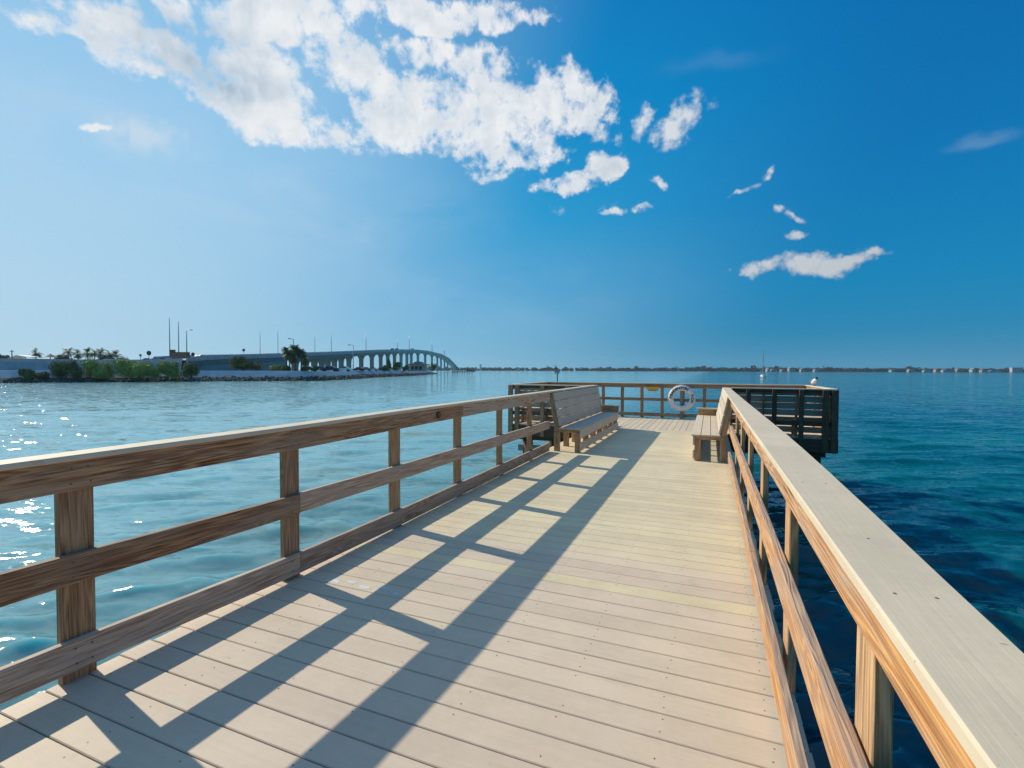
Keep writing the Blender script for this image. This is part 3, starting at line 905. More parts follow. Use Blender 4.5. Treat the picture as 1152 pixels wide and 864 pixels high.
# waterside building before the arches
h = empty('pavilion', WP(471, 245, zw(2.3)), YAW, 'two-tiered flat-roofed waterside building before the bridge arches', 'building')
m = MB(); m.box(-4.2, 3.4, -3, 3, 0, 3.0); m.build('wall', 'house_tan', h)
m = MB(); m.prism([(-5.4, -4, 2.95), (5.2, -4, 2.95), (5.0, -4, 3.35), (2.2, -4, 3.7), (-2.6, -4, 3.7), (-5.2, -4, 3.35)], (0, 8, 0)); m.build('roof', 'roof_grey', h)
m = MB(); m.prism([(-2.3, -2, 3.65), (2.3, -2, 3.65), (2.1, -2, 4.3), (0, -2, 4.9), (-2.1, -2, 4.3)], (0, 4, 0)); m.build('upper_roof', 'roof_grey', h)
for x in (-3.2, -1.2, .8):
    m = MB(); m.box(x, x+1.3, -3.03, -3.0, .6, 2.3); m.build('window', 'glass_dark', h)
for x in (-5, 3.9, 4.8):
    m = MB(); m.box(x-.12, x+.12, -3.7, -3.45, 0, 2.95); m.build('post', 'house_white', h)
# small dock right of the bridge end
d = empty('dock', WP(521, 300, WATER), YAW, 'small low timber dock on pale posts at the foot of the bridge', 'dock')
m = MB(); m.box(-6.5, 7.5, -2, 2, 1.5, 1.9); m.build('platform', 'wood_dark', d)
for i in range(9):
    x = -6.3+i*1.5
    m = MB(); m.tube((x, -2.1, -1), (x, -2.1, random.uniform(2.2, 3.0)), .19, .17, 8); m.build('pile', 'wood_grey', d)
m = MB(); m.box(2, 7.2, -.6, -.4, 2.1, 2.9); m.build('rail', 'wood_dark', d)

# channel marker with birds
c = empty('channel_marker', WP(627, 118, WATER), YAW, 'thin dark piling standing in the water with a cormorant and crossed boards on top', 'piling')
ht = hz(627, 414, 118)
m = MB(); m.tube((0, 0, -1), (0, 0, ht-.4), .15, .12, 10); m.build('pile', 'wood_dark', c, True)
m = MB(); m.board((-.35, -.17, ht-1.5), (-.75, -.17, ht-.4), (0, 1, 0), .06, .28); m.board((.15, -.2, ht-1.5), (.6, -.2, ht-.3), (0, 1, 0), .06, .26); m.box(-.6, .6, -.13, -.1, ht-1.0, ht-.75); m.build('day_board', 'wood_grey', c)
b = MB(); b.ell((-.35, 0, ht+.05), (.2, .14, .34), 10, 8, Matrix.Rotation(.35, 3, 'Y')); b.tube((-.42, 0, ht+.3), (-.5, 0, ht+.62), .07, .05, 8); b.ell((-.56, 0, ht+.66), (.13, .06, .07), 8, 6); b.tube((-.3, 0, ht-.15), (-.12, 0, ht-.42), .06, .03, 6)
o = b.build('cormorant', 'black_paint', None, True, c.location); o.rotation_euler.z = YAW
tag(o, 'black cormorant perched on top of the thin piling', 'bird')

# ------------------------------------------------------------------ far shore
FAR = 1620
mb = MB(); o = len(mb.v)
xs = np.linspace(-700, 3300, 60)
pts = []
for i, x in enumerate(xs):
    F = FAR+25*math.sin(i*.9)+12*math.sin(i*2.3)
    mb.v += [tuple(RF(x, F, zw(-.5))), tuple(RF(x, F+8, zw(1.0))), tuple(RF(x*1.2, F+500, zw(1.2)))]
for i in range(len(xs)-1):
    a = 3*i
    mb.face([a, a+3, a+4, a+1]); mb.face([a+1, a+4, a+5, a+2])
tag(mb.build('far_ground', 'far_leaf'), kind='structure')
def far_trees():
    m = MB(); V = []
    K = 2100
    for i in range(K):
        R0 = random.uniform(-450, 1950) if i % 3 else random.uniform(300, 1900)
        px = 576+R0*FPX/FAR
        dens = 1.0
        hgt = random.uniform(5, 13)*(1.0 if px > 780 else .85)
        if random.random() < .05: hgt *= 1.55
        F = FAR+20+random.random()*110
        w = hgt*random.uniform(.35, .65)
        nb = 16
        C = RF(R0, F, zw(1))
        for k in range(nb):
            d = rng.normal(size=3); d /= np.linalg.norm(d)
            P = C+Vector((d[0]*w, d[1]*w, hgt*.55+d[2]*hgt*.42))
            s = hgt*.2*(0.6+random.random())
            t = Vector(rng.normal(size=3)).normalized(); b = t.cross(Vector(rng.normal(size=3))).normalized()
            q = len(m.v)
            m.v += [tuple(P-t*s), tuple(P+b*s*.8), tuple(P+t*s), tuple(P-b*s*.8)]; m.face([q, q+1, q+2, q+3])
        q = len(m.v)
        m.ell((C.x, C.y, C.z+hgt*.4), (w*.8, w*.8, hgt*.38), 6, 4)
    tag(m.build('far_tree_line', 'far_leaf'), 'low dark line of trees along the far shore', 'tree line', kind='stuff')
far_trees()
HG = 'houses along the far shore'
def house(px, w, h, wall, roof, lab, F=FAR+6, flat=False):
    r = empty('shore_house', WP(px, F, zw(1)), YAW+random.uniform(-.3, .3), lab, 'house', HG)
    W2 = pm(w, F)/2; H = pm(h, F)
    m = MB(); m.box(-W2, W2, -5, 5, 0, H*.72 if not flat else H); m.build('wall', wall, r)
    m = MB()
    if flat: m.box(-W2-.5, W2+.5, -5.5, 5.5, H, H+.6)
    else: m.prism([(-W2-1, -6, H*.72), (W2+1, -6, H*.72), (0, -6, H*1.1)] if W2 < 7 else [(-W2-1, -6, H*.72), (W2+1, -6, H*.72), (W2*.5, -6, H*1.1), (-W2*.5, -6, H*1.1)], (0, 12, 0))
    m.build('roof', roof, r)
    nwin = max(2, int(W2*2/6))
    for i in range(nwin):
        x = -W2+(i+.5)*2*W2/nwin
        for zf in ((.2, .5),) if not flat else ((.12, .38), (.58, .84)):
            m = MB(); m.box(x-1.2, x+1.2, -5.08, -5.0, H*zf[0], H*zf[1]); m.build('window', 'glass_dark', r)
house(1143, 11, 5.2, 'house_white', 'house_white', 'cream two-storey building with window rows at the far right of the shore', flat=True)
house(1118, 13, 2.0, 'house_white', 'roof_grey', 'long low pale house left of the cream two-storey building')
house(1093.5, 4.5, 4.0, 'house_white', 'roof_grey', 'white gabled house in the middle right of the shore')
house(1066, 13, 2.8, 'house_white', 'roof_red', 'long white house with a reddish roof right of the tan gabled one')
house(1076.5, 4, 3.6, 'house_tan', 'roof_grey', 'tan gabled house between the long white house and the white gabled one')
house(1053, 4, 3.4, 'house_tan', 'roof_red', 'small tan house right of the long low white strip house')
house(1043, 9, 2.4, 'house_white', 'roof_grey', 'low white house left of the small tan one')
house(1024, 6, 3.0, 'house_tan', 'roof_grey', 'green-grey looking house right of the dense dark trees', F=FAR+10)
house(1106, 7, 3.0, 'house_tan', 'roof_red', 'tan house with a red roof among trees near the right end')
house(890, 7, 4.2, 'house_white', 'roof_grey', 'pale two-gabled house right of the sailing boat mast')
house(902, 4, 3.4, 'house_white', 'roof_grey', 'small white house above the gull')
house(870, 6, 2.6, 'house_white', 'roof_grey', 'white low house just right of the mast')
house(863.5, 3.4, 3.6, 'house_white', 'roof_grey', 'narrow white house touching the mast')
house(880, 5, 2.2, 'house_tan', 'roof_grey', 'tan low house between the white low house and the pale gabled house')
house(918, 6, 2.3, 'house_white', 'roof_grey', 'low white boathouse right of the gull')
house(583, 3, 2.8, 'house_white', 'roof_grey', 'tiny white house near the left end of the far shore')
house(1003, 5, 2.2, 'house_white', 'roof_grey', 'tiny low white house under the tallest far trees')
tw = empty('far_tower', WP(540.5, FAR, zw(1)), YAW, 'thin dark tower rising from the far shore right of the bridge end', 'tower')
m = MB(); m.box(-2.5, 2.5, -2.5, 2.5, 0, 17); m.build('shaft', 'concrete', tw)
m = MB(); m.box(-4, 4, -4, 4, 17, 20); m.build('top', 'concrete', tw)

# sailing boat at anchor
F = 218
sb = empty('sailing_boat', WP(858.2, F, WATER), YAW+1.25, 'small white sailing boat with a bare mast and blue cover, moored off the far shore', 'boat')
m = MB()
secs = [(-3.6, .55, .75), (-2.5, .95, .72), (-1, 1.15, .7), (.8, 1.1, .75), (2.4, .7, .85), (3.6, .05, 1.0)]
o = 0
for x, hw, z in secs:
    m.v += [(x, -hw, z), (x, -hw*.8, .2), (x, -hw*.3, -.25), (x, hw*.3, -.25), (x, hw*.8, .2), (x, hw, z)]
for i in range(len(secs)-1):
    for j in range(6):
        k = (j+1) % 6
        m.face([6*i+j, 6*i+6+j, 6*i+6+k, 6*i+k])
m.face([5, 4, 3, 2, 1, 0]); m.build('hull', 'white_paint', sb)
m = MB(); m.prism([(-1.3, -.6, .7), (-1.2, -.55, 1.25), (1.0, -.5, 1.2), (1.7, -.4, .8)], (0, 1.1, 0)); m.build('cabin', 'white_paint', sb)
mh = (424-392.5)*F/FPX
m = MB(); m.tube((.5, 0, .8), (.5, 0, mh), .15, .12, 8); m.build('mast', 'steel', sb)
m = MB(); m.tube((.45, 0, 1.9), (-3.0, 0, 1.85), .28, .2, 8); m.build('boom_cover', 'sail_blue', sb)
m = MB()
for p in ((3.5, 0, 1.0), (-3.5, 0, .8), (.5, -1.1, .75), (.5, 1.1, .75)): m.tube(p, (.5, 0, mh-.2), .012, .012, 4)
m.build('rigging', 'steel', sb)

# ------------------------------------------------------------------ the pier
pier = empty('pier', (0, 0, 0), 0, 'long timber fishing pier with pale composite planks and a wide T-shaped end', 'pier')
HEAD0, HEAD1, HX0, HX1 = 12.2, 15.52, -5.02, 2.50
mb = MB(); y = -3.9 + .01
PIT = .15
k0 = 0
while y < HEAD0-.02:
    yy = y+.0725
    if yy < 3.12: tone = random.uniform(.0, .2)
    elif yy < 3.28: tone = .95
    elif yy < 3.56: tone = random.uniform(.0, .15)
    elif yy < 3.75: tone = random.uniform(.2, .4)
    else: tone = random.choice([random.uniform(.45, .7), random.uniform(.6, 1.0), random.uniform(.7, 1.0)])
    dl, dr = random.uniform(-.012, .012), random.uniform(-.008, .008)
    mb.board((-2.74+dl, yy, -.0125+random.uniform(-.0008, .0008)), (.375+dr, yy, -.0125), (0, 1, 0), .1455+random.uniform(-.0012, .0008), .025, .0035, tone=tone)
    y += PIT
mb.build('deck', 'composite_deck', pier)
mb = MB(); x = HX0
while x < HX1-.1:
    mb.board((x+.0725, HEAD0+.003, -.0125), (x+.0725, HEAD1, -.0125), (1, 0, 0), .1445, .025, .0035, tone=random.uniform(.1, .6))
    x += .15
mb.build('head_deck', 'composite_deck', pier)
# joists, beams, piles
mb = MB()
for xj in (-2.64, -2.2, -1.79, -1.385, -.98, -.57, -.165, .24):
    mb.board((xj, -3.8, -.125), (xj, HEAD0, -.125), (0, 0, 1), .19, .04, tone=.3)
mb.board((-2.72, -3.8, -.145), (-2.72, HEAD0, -.145), (0, 0, 1), .235, .038)
mb.board((.355, -3.8, -.145), (.355, HEAD0, -.145), (0, 0, 1), .235, .038)
mb.build('joists', 'wood_dark', pier)
mb = MB()
for yj in np.arange(HEAD0+.1, HEAD1, .41): mb.board((HX0, yj, -.13), (HX1, yj, -.13), (0, 0, 1), .19, .04, tone=.3)
mb.board((HX0, HEAD0-.03, -.17), (-2.75, HEAD0-.03, -.17), (0, 0, 1), .28, .045)
mb.board((.38, HEAD0-.03, -.17), (HX1, HEAD0-.03, -.17), (0, 0, 1), .28, .045)
mb.board((HX0-.02, HEAD0, -.17), (HX0-.02, HEAD1, -.17), (0, 0, 1), .28, .045)
mb.board((HX1+.02, HEAD0, -.17), (HX1+.02, HEAD1, -.17), (0, 0, 1), .28, .045)
mb.board((HX0, HEAD1+.02, -.17), (HX1, HEAD1+.02, -.17), (0, 0, 1), .28, .045)
mb.build('head_joists', 'wood_dark', pier)
for yb in (-2.6, .9, 4.4, 7.9, 11.4):
    m = MB(); m.board((-2.6, yb, -.34), (.25, yb, -.34), (0, 0, 1), .22, .14); m.build('beam', 'wood_dark', pier)
    for xp in (-2.42, .05):
        m = MB(); m.tube((xp, yb, -3.4), (xp, yb, -.45), .15, .13, 14); m.build('pile', 'wood_dark', pier, True)
for yb in (12.7, 15.0):
    m = MB(); m.board((HX0+.1, yb, -.36), (HX1-.1, yb, -.36), (0, 0, 1), .24, .14); m.build('beam', 'wood_dark', pier)
    for xp in (HX0+.35, -2.6, .1, HX1-.32):
        m = MB(); m.tube((xp, yb, -3.4), (xp, yb, -.48), .16, .14, 14); m.build('pile', 'wood_dark', pier, True)
m = MB(); m.board((HX0+.1, 12.62, -.7), (-2.7, 12.62, -.7), (0, 0, 1), .17, .05); m.build('brace', 'wood_grey', pier)
# screw heads: dark dots in pairs on every plank over each joist
mb = MB(); y = -.29
yy = -3.89
while yy < 8.5:
    for xj in (-2.6, -2.2, -1.79, -1.385, -.98, -.57, -.165, .24):
        for dy in (.035, .11):
            if yy > -1 and random.random() < .62:
                px_, py_ = xj+random.uniform(-.008, .008), yy+dy+random.uniform(-.006, .006)
                mb.tube((px_, py_, -.004), (px_, py_, .0008), .0034, .0034, 7)
    yy += PIT
o = mb.build('screw_heads', 'screw', pier); o['kind'] = 'stuff'
# bird droppings / salt stains near the second post
m = MB()
for q, (cx, cy, rx, ry) in enumerate([(-2.36, 2.60, .07, .030), (-2.24, 2.635, .05, .022), (-2.10, 2.60, .06, .026), (-1.97, 2.64, .07, .020), (-1.86, 2.60, .05, .018)]):
    pts = []
    for i in range(40):
        a = i/40*2*math.pi; rr_ = random.uniform(.55, 1.15)
        pts.append((cx+rx*rr_*math.cos(a), cy+ry*rr_*math.sin(a), .0006+.0003*q))
    o = len(m.v); m.v += pts; m.face([o+i for i in range(40)])
m.build('stain', 'salt', pier)

# ------------------------------------------------------------------ railings
ST = [1.256+1.205*k for k in range(-3, 6)]       # near edges of the posts along the pier
BEN0, BEN1 = 8.30, 12.03
def lx(y):   # inner face of the left rails
    return float(np.interp(y, [-2, 1.3, 2.5, 20], [-2.77, -2.67, -2.62, -2.62]))
def ltop(y): return float(np.interp(y, [-2, 1.3, 3.7, 12.1], [1.045, 1.052, 1.068, 1.075]))
def lmid(y): return float(np.interp(y, [-2, 1.3, 3.7, 8.3], [.55, .527, .495, .47]))
def lbot(y): return float(np.interp(y, [-2, 1.3, 2.45, 3.7, 8.3], [.18, .127, .100, .082, .085]))
def seg_board(parent, name, mat, xf, zf, y0, y1, w, t, side, n, tone=None, wob=.0015):
    mb = MB()
    ys = [y0]+[q for q in (1.3, 2.5, 3.7) if y0+.05 < q < y1-.05]+[y1]
    tone = random.random() if tone is None else tone
    # one continuous board, bent slightly at the stations
    o = None
    tmp = MB()
    tmp.board((0, y0, 0), (0, y1, 0), side, w, t, .004, n=n, tone=tone, wob=wob)
    for v in tmp.v:
        mb.v.append((v[0]+xf(v[1]), v[1], v[2]+zf(v[1])))
    mb.f = tmp.f; mb.uv = tmp.uv; mb.tone = tmp.tone; mb.mi = tmp.mi
    return mb.build(name, mat, parent)
left = empty('wooden_railing', (-2.7, 3, 0), 0, 'long weathered brown timber railing with a pale cap on the left side of the pier', 'railing')
left.location = (0, 0, 0)
sp = ST[3+0]   # post at y = 1.256
P2, P4 = ST[4]+.07, ST[6]+.10
for y0, y1 in ((-2.3, P4), (P4+.004, BEN0-.06)):
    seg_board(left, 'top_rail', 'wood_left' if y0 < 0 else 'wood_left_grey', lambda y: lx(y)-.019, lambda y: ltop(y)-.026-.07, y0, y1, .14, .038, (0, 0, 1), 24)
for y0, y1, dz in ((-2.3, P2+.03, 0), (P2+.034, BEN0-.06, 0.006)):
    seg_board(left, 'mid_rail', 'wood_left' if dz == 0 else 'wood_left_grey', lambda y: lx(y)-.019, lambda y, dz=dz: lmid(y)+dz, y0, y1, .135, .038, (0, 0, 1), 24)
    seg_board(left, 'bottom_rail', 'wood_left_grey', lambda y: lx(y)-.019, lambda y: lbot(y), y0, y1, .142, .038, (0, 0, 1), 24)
for y0, y1 in ((-2.3, 4.95), (4.953, HEAD0-.02)):
    seg_board(left, 'cap', 'composite_cap', lambda y: lx(y)-.052, lambda y: ltop(y)-.013, y0, y1, .145, .026, (1, 0, 0), 24, wob=.0008)
for k, y in enumerate(ST):
    if y > BEN0: continue
    m = MB(); m.board((lx(y)-.0575, y+.0685, -.003), (lx(y)-.0575, y+.0685, ltop(y)-.027), (0, 1, 0), .137, .038, .004, n=6, wob=.001)
    m.build('post', 'wood_post', left)
m = MB(); yb = 4.42; m.tube((lx(yb)+.0, yb, .97), (lx(yb)+.012, yb, .97), .036, .034, 18); m.build('round_plug', 'black_paint', left)
m = MB()
for y in ST:
    if -.5 < y < BEN0:
        for zf, hh in ((lambda y: ltop(y)-.096, .035), (lmid, .035), (lbot, .035)):
            for dy in (.035, .10):
                for dz in (-hh, hh):
                    yy2 = y+dy+random.uniform(-.006, .006)
                    m.tube((lx(yy2)-.002, yy2, zf(yy2)+dz), (lx(yy2)+.0012, yy2, zf(yy2)+dz), .0045, .0045, 8)
m.build('screw_heads', 'screw', left)['kind'] = 'stuff'

right = empty('wooden_railing', (0, 0, 0), 0, 'sunlit orange-brown timber railing with a broad pale cap, right side of the pier', 'railing')
def rx_(y): return .298
def capz(y): return 1.06
for y0, y1 in ((-1.6, 1.99), (1.993, BEN0-.06)):
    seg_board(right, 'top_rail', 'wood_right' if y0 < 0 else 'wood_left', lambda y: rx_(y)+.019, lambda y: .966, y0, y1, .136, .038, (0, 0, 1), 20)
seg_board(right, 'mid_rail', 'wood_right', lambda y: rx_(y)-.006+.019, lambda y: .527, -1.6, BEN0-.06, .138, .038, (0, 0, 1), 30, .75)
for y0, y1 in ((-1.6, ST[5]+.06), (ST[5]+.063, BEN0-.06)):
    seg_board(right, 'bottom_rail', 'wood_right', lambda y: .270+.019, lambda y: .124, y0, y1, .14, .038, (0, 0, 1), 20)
# cap: slightly bowed, splice in the middle
ys = [-1.6, -.6, 0, .6, 1.1, 1.6, 2.2, 2.8, 3.4, 4.2, 5.2, 6.5, 8.3, HEAD0-.02]
xo = [.392, .394, .396, .400, .408, .418, .428, .434, .436, .434, .430, .425, .420, .415]
def cap_piece(i0, i1):
    m = MB()
    for i in range(i0, i1+1):
        y = ys[i]; xi, xo_ = .258, xo[i]; z1, z0 = 1.06, 1.034; c = .004
        if i == i0 and i0 > 0: y += .002
        for x, z in ((xi+c, z0), (xo_-c, z0), (xo_, z0+c), (xo_, z1-c), (xo_-c, z1), (xi+c, z1), (xi, z1-c), (xi, z0+c)): m.v.append((x, y, z))
    per = [0, .16, .166, .19, .195, .355, .36, .385, .39]
    for a in range(i1-i0):
        ya, yb = ys[i0+a], ys[i0+a+1]
        for j in range(8):
            k = (j+1) % 8
            m.face([a*8+j, a*8+k, a*8+8+k, a*8+8+j], [(ya, per[j]), (ya, per[j+1]), (yb, per[j+1]), (yb, per[j])], .35 if i0 == 0 else .6)
    n8 = (i1-i0)*8
    m.face([7, 6, 5, 4, 3, 2, 1, 0]); m.face([n8+j for j in range(8)])
    m.build('cap', 'composite_cap', right)
cap_piece(0, 7); cap_piece(7, 13)
for y in ST:
    if y > BEN0: continue
    m = MB(); m.board((.3555, y+.068, -.003), (.3555, y+.068, 1.033), (0, 1, 0), .137, .038, .004, n=6, wob=.001, tone=.8)
    m.build('post', 'wood_post', right)
m = MB()
for yc, xs_ in [(.99, (.30, .36)), (.72, (.37,)), (1.30, (.34,)), (1.9, (.30, .37)), (.45, (.32,))]:
    for x in xs_: m.tube((x, yc+x*.1, 1.058), (x, yc+x*.1, 1.0606), .003, .003, 8)
m.build('screw_heads', 'screw', right)['kind'] = 'stuff'

# ------------------------------------------------------------------ benches
def bench(name, L, mirror, cap, loc, rz, label, arm=True, bmat='composite_bench', wmat='wood_post', nsup=7):
    """built along +Y from 0 to L, back at x = 0 side, seat towards +x; mirror flips x"""
    r = empty(name, loc, rz, label, 'bench', 'slatted benches along the pier railings')
    s = -1 if mirror else 1
    D = .53
    m = MB()
    for k in range(4):
        f = (k+.5)/4; z = .445+f*.60; x = .14-.125*f
        tilt = Vector((-.125, 0, .60)).normalized(); tilt.x *= s
        m.board((s*x, .0, z), (s*x, L, z), tilt, .138, .025, .004, n=8, wob=.001)
    m.build('backrest', bmat, r)
    m = MB()
    for k in range(3):
        x = .19+k*.147
        m.board((s*x, -.02, .41), (s*x, L+.0, .41), (1, 0, 0), .138, .025, .004, n=6)
    m.build('seat', bmat, r)
    m = MB(); m.board((s*(D-.012), -.01, .325), (s*(D-.012), L, .325), (0, 0, 1), .145, .025, .004, n=6)
    m.board((s*(D-.012), -.01, .105), (s*(D-.012), L, .105), (0, 0, 1), .138, .025, .004, n=6)
    m.build('front_panel', bmat, r)
    for i in range(nsup):
        y = .04+i*(L-.08)/(nsup-1)
        m = MB(); m.box(min(s*.41, s*.505), max(s*.41, s*.505), y-.03, y+.03, 0, .34, .004); m.build('leg', wmat, r)
        m = MB(); m.box(min(s*.03, s*.13), max(s*.03, s*.13), y-.03, y+.03, 0, .34, .004); m.build('leg', wmat, r)
        m = MB(); m.board((s*.03, y, .369), (s*(D-.03), y, .369), (0, 0, 1), .055, .05, .003); m.build('seat_bearer', wmat, r)
        m = MB(); m.board((s*.105, y+.001, .34), (s*-.035, y+.001, 1.04), (1, 0, 0), .10, .045, .003); m.build('back_support', wmat, r)
    if arm:
        m = MB(); m.board((s*.10, L+.03, .49), (s*D, L+.03, .49), (0, 0, 1), .14, .038, .003); m.build('end_panel', wmat, r)
        m = MB(); m.board((s*.04, L+.03, .574), (s*(D+.04), L+.03, .574), (0, 1, 0), .14, .025, .003); m.build('armrest', bmat, r)
    return r
bench('slatted_bench', 3.70, False, True, (-2.60, 8.33, 0), 0, 'long slatted bench against the left railing, its front in shade')
bench('slatted_bench', 3.70, True, True, (.285, 8.33, 0), 0, 'long slatted bench on the right side at the end of the right railing cap')
bench('slatted_bench', 2.05, True, False, (.42, HEAD0+.10, 0), -math.pi/2, 'dark-backed bench on the right wing of the pier end, back towards the camera', arm=False, nsup=4)
bench('slatted_bench', 2.2, True, False, (HX0+.13, HEAD0+.10, 0), -math.pi/2, 'dark-backed bench on the left wing of the pier end, back towards the camera', arm=False, nsup=4)

# ------------------------------------------------------------------ railings round the head
def straight_rail(label, A, B, inward, posts, rails=True, postw=.09, post_lo=-.3, mat='wood_dark', pmat='wood_left', cap_over=.03, postmats=None, gap=0.0):
    A = Vector(A); B = Vector(B); d = (B-A).normalized(); inn = Vector(inward)
    r = empty('wooden_railing', A, 0, label, 'railing')
    B0 = B-A; Z = Vector((0, 0, 1))
    if rails:
        m = MB(); m.board(Z*.975, B0+Z*.975, (0, 0, 1), .115, .038, n=6, wob=.001); m.build('top_rail', pmat, r)
        m = MB(); m.board(Z*.56, B0+Z*.56, (0, 0, 1), .085, .038, n=6, wob=.001); m.build('mid_rail', pmat, r)
        m = MB(); m.board(Z*.10, B0+Z*.10, (0, 0, 1), .10, .038, n=6, wob=.001); m.build('bottom_rail', pmat, r)
    m = MB(); m.board(Z*1.047+d*-.02+inn*-.03, B0+Z*1.047+d*.02+inn*-.03, inn, .15, .026, .004, n=4); m.build('cap', 'composite_cap', r)
    for t in posts:
        w = postw
        m = MB(); p = d*t - inn*.058
        m.board(p+Z*post_lo, p+Z*1.033, d, w, .075, .004, n=3); m.build('post', pmat, r)
    return r
# far railing (facing the bay)
straight_rail('far railing across the end of the pier with close-set brown posts', (HX0+.02, HEAD1-.06, 0), (HX1-.02, HEAD1-.06, 0), (0, -1, 0), [.05+.60*i for i in range(13)]+[7.40])
straight_rail('short side railing on the left end of the pier head', (HX0+.04, HEAD0+.14, 0), (HX0+.04, HEAD1-.10, 0), (1, 0, 0), [.55, 1.15, 1.75, 2.35])
straight_rail('short side railing on the right end of the pier head where the gull stands', (HX1-.04, HEAD0+.14, 0), (HX1-.04, HEAD1-.10, 0), (-1, 0, 0), [.55, 1.15, 1.75, 2.35])
# near side railings of the wings (carry the bench backs): posts hang down past the deck
def wing(label, x0, x1, posts):
    r = empty('wooden_railing', (x0, HEAD0+.02, 0), 0, label, 'railing')
    L = x1-x0
    m = MB(); m.board((0, .03, 1.047), (L, .03, 1.047), (0, 1, 0), .15, .026, .004); m.build('cap', 'composite_cap', r)
    m = MB(); m.board((0, 0, .995), (L, 0, .995), (0, 0, 1), .07, .038, .004); m.build('top_rail', 'wood_dark', r)
    m = MB(); m.board((0, 0, .30), (L, 0, .30), (0, 0, 1), .10, .038, .004); m.build('mid_rail', 'wood_dark', r)
    for x, w in posts:
        m = MB(); m.board((x, -.06, -.30), (x, -.06, 1.033), (1, 0, 0), w, .075, .004); m.build('post', 'wood_left' if x0 < -3 else 'wood_dark', r)
    return r
wing('dark near railing of the right wing with hanging posts', .45, HX1, [(.35, .09), (.87, .09), (1.39, .09), (1.84, .12), (2.01, .12)])
wing('brown near railing of the left wing with hanging posts', HX0, -2.76, [(.05, .12), (.24, .12), (.95, .1), (1.62, .1), (2.15, .1)])

# ------------------------------------------------------------------ life ring on its stand
RC = Vector((WP(767.6, 14.75).x, HEAD1-.20, .625))
st = empty('ring_stand', (RC.x, HEAD1-.10, 0), 0, 'grey upright board carrying the white life ring at the far railing', 'stand')
m = MB(); m.board((0, 0, .0), (0, 0, .93), (1, 0, 0), .10, .03, .003); m.build('upright', 'wood_grey', st)
m = MB(); m.tube((0, -.02, .92), (0, -.12, .90), .012, .012, 8); m.build('hook', 'steel', st)
ring = MB(); N, Mn = 56, 14; R0, r0 = .302, .080
for i in range(N):
    a = 2*math.pi*i/N
    for j in range(Mn):
        b = 2*math.pi*j/Mn
        ring.v.append(((R0+r0*math.cos(b))*math.cos(a), r0*.72*math.sin(b), (R0+r0*math.cos(b))*math.sin(a)))
for i in range(N):
    for j in range(Mn):
        i2, j2 = (i+1) % N, (j+1) % Mn
        ring.face([i*Mn+j, i*Mn+j2, i2*Mn+j2, i2*Mn+j])
ro = ring.build('life_ring', 'ring_white', None, True, RC)
tag(ro, 'white life ring with black lettering hung on the stand at the far railing', 'life ring')
def letters(text, a0, a1, size):
    for i, ch in enumerate(text):
        t = i/(len(text)-1) if len(text) > 1 else .5
        a = R_(lerp(a0, a1, t))
        cu = bpy.data.curves.new('letter', 'FONT'); cu.body = ch; cu.size = size; cu.extrude = .003
        cu.align_x = 'CENTER'; cu.align_y = 'CENTER'; cu.offset = .004
        tmp = bpy.data.objects.new('letter', cu); col.objects.link(tmp)
        dg = bpy.context.evaluated_depsgraph_get()
        me = bpy.data.meshes.new_from_object(tmp.evaluated_get(dg)); me.name = 'letter'
        bpy.data.objects.remove(tmp)
        me.materials.clear(); me.materials.append(MATS['black_paint'])
        o = bpy.data.objects.new('letter', me); col.objects.link(o); o.parent = ro
        o.location = (R0*math.cos(a), -r0*.72-.002, R0*math.sin(a))
        o.rotation_euler = (math.pi/2, -(a-math.pi/2), 0)
letters('BRADENTON', 176, 62, .115)
letters('BCH', 16, -16, .11)
# grab line round the ring
m = MB()
for q in range(4):
    a0 = q*math.pi/2+math.pi/4
    m.tube(((R0+.0)*math.cos(a0)-.001, -.03, R0*math.sin(a0)), (R0*math.cos(a0)+.001, .03, R0*math.sin(a0)), r0*1.04, r0*1.04, 12)
for q in range(4):
    for s in range(8):
        a, b = q*math.pi/2+math.pi/4+s*math.pi/16, q*math.pi/2+math.pi/4+(s+1)*math.pi/16
        k1, k2 = R0+r0*1.05+.012*math.sin(s/8*math.pi), R0+r0*1.05+.012*math.sin((s+1)/8*math.pi)
        m.tube((k1*math.cos(a), 0, k1*math.sin(a)), (k2*math.cos(b), 0, k2*math.sin(b)), .006, .006, 6)
m.build('grab_line', 'ring_white', ro)

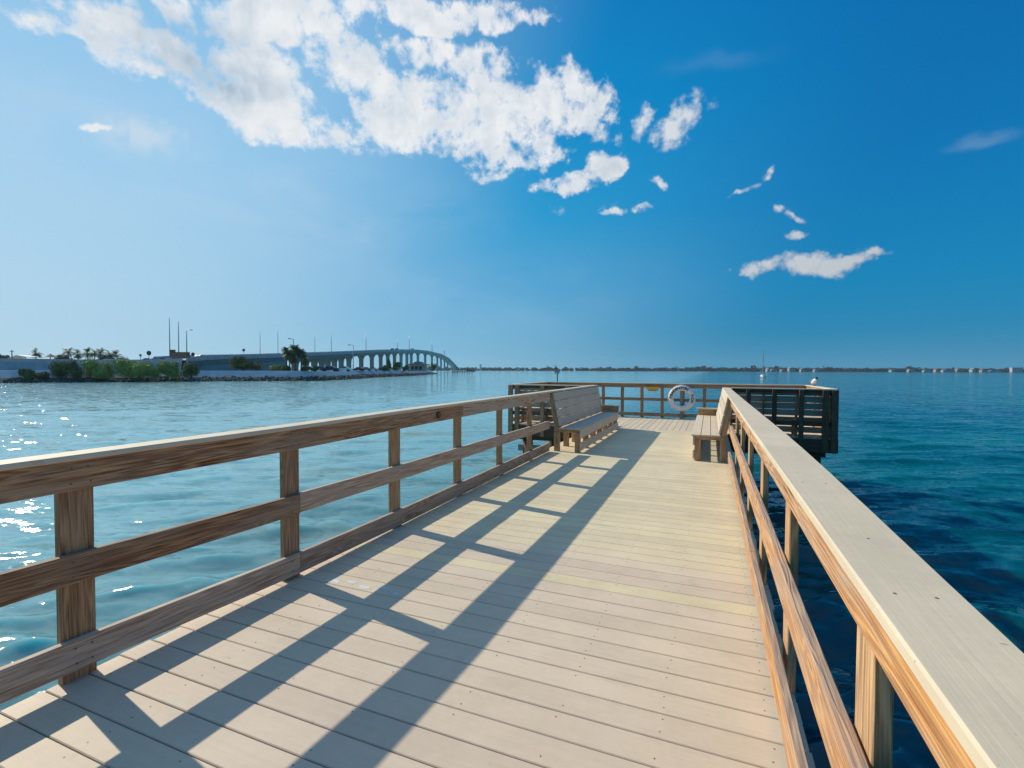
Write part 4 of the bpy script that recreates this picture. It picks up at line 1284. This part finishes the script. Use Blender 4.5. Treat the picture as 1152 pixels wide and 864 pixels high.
# small yellow notice under the top rail of the far railing
p = WP(736, 15.3)
sgn = empty('notice_plate', (p.x, HEAD1-.085, .86), 0, 'small yellow and orange notice fixed under the top rail of the far railing', 'sign')
m = MB(); m.box(-.19, .19, -.006, .004, 0, .085, .0); m.build('plate', 'yellow_paint', sgn)
m = MB(); m.box(-.13, .13, -.006, .004, -.045, -.001, .0); m.build('lower_plate', 'orange_paint', sgn)

# ------------------------------------------------------------------ laughing gull on the right corner of the cap
g = empty('gull', (HX1-.02, 14.55, 1.062), .5, 'white and grey gull with a black head standing on the right railing cap', 'bird')
b = MB()
b.cur = 0
b.ell((0, 0, .115), (.062, .115, .062), 14, 10, Matrix.Rotation(-.45, 3, 'X'))
b.ell((0, -.055, .155), (.038, .04, .055), 12, 8)
b.cur = 1
b.ell((0, .06, .125), (.066, .125, .032), 12, 8, Matrix.Rotation(-.30, 3, 'X'))
b.ell((0, -.065, .198), (.033, .040, .034), 12, 8)
b.cur = 2
b.ell((0, -.067, .200), (.035, .041, .035), 12, 8)
b.tube((0, -.10, .196), (0, -.15, .184), .011, .003, 8)
b.build('body', ['gull_white', 'gull_grey', 'black_paint'], g, True)
m = MB()
for x in (-.02, .02):
    m.tube((x, .0, .0), (x, .0, .07), .006, .006, 6); m.tube((x, .01, .003), (x, -.04, .003), .006, .004, 6)
m.build('legs', 'bill_red', g)

# ------------------------------------------------------------------ haze: one closed box of even, thin air
HAZE = True
if HAZE:
    m, T, p = new_mat('haze')
    T.n.clear()
    out = T.node('ShaderNodeOutputMaterial')
    pv = T.node('ShaderNodeVolumePrincipled')
    pv.inputs['Color'].default_value = (.62, .86, 1, 1)
    pv.inputs['Density'].default_value = 0.00009
    pv.inputs['Anisotropy'].default_value = 0.3
    T.l.new(pv.outputs[0], out.inputs['Volume'])
    bm = MB()
    S = 2700
    v = [(-S, -S, WATER-2.3), (S, -S, WATER-2.3), (S, S, WATER-2.3), (-S, S, WATER-2.3), (-S, -S, 52), (S, -S, 52), (S, S, 52), (-S, S, 52)]
    bm.v = v
    for f in ((0, 3, 2, 1), (4, 5, 6, 7), (0, 1, 5, 4), (1, 2, 6, 5), (2, 3, 7, 6), (3, 0, 4, 7)): bm.face(list(f))
    o = bm.build('haze', 'haze'); tag(o, 'thin pale blue sea haze over the whole bay', 'haze', kind='stuff')
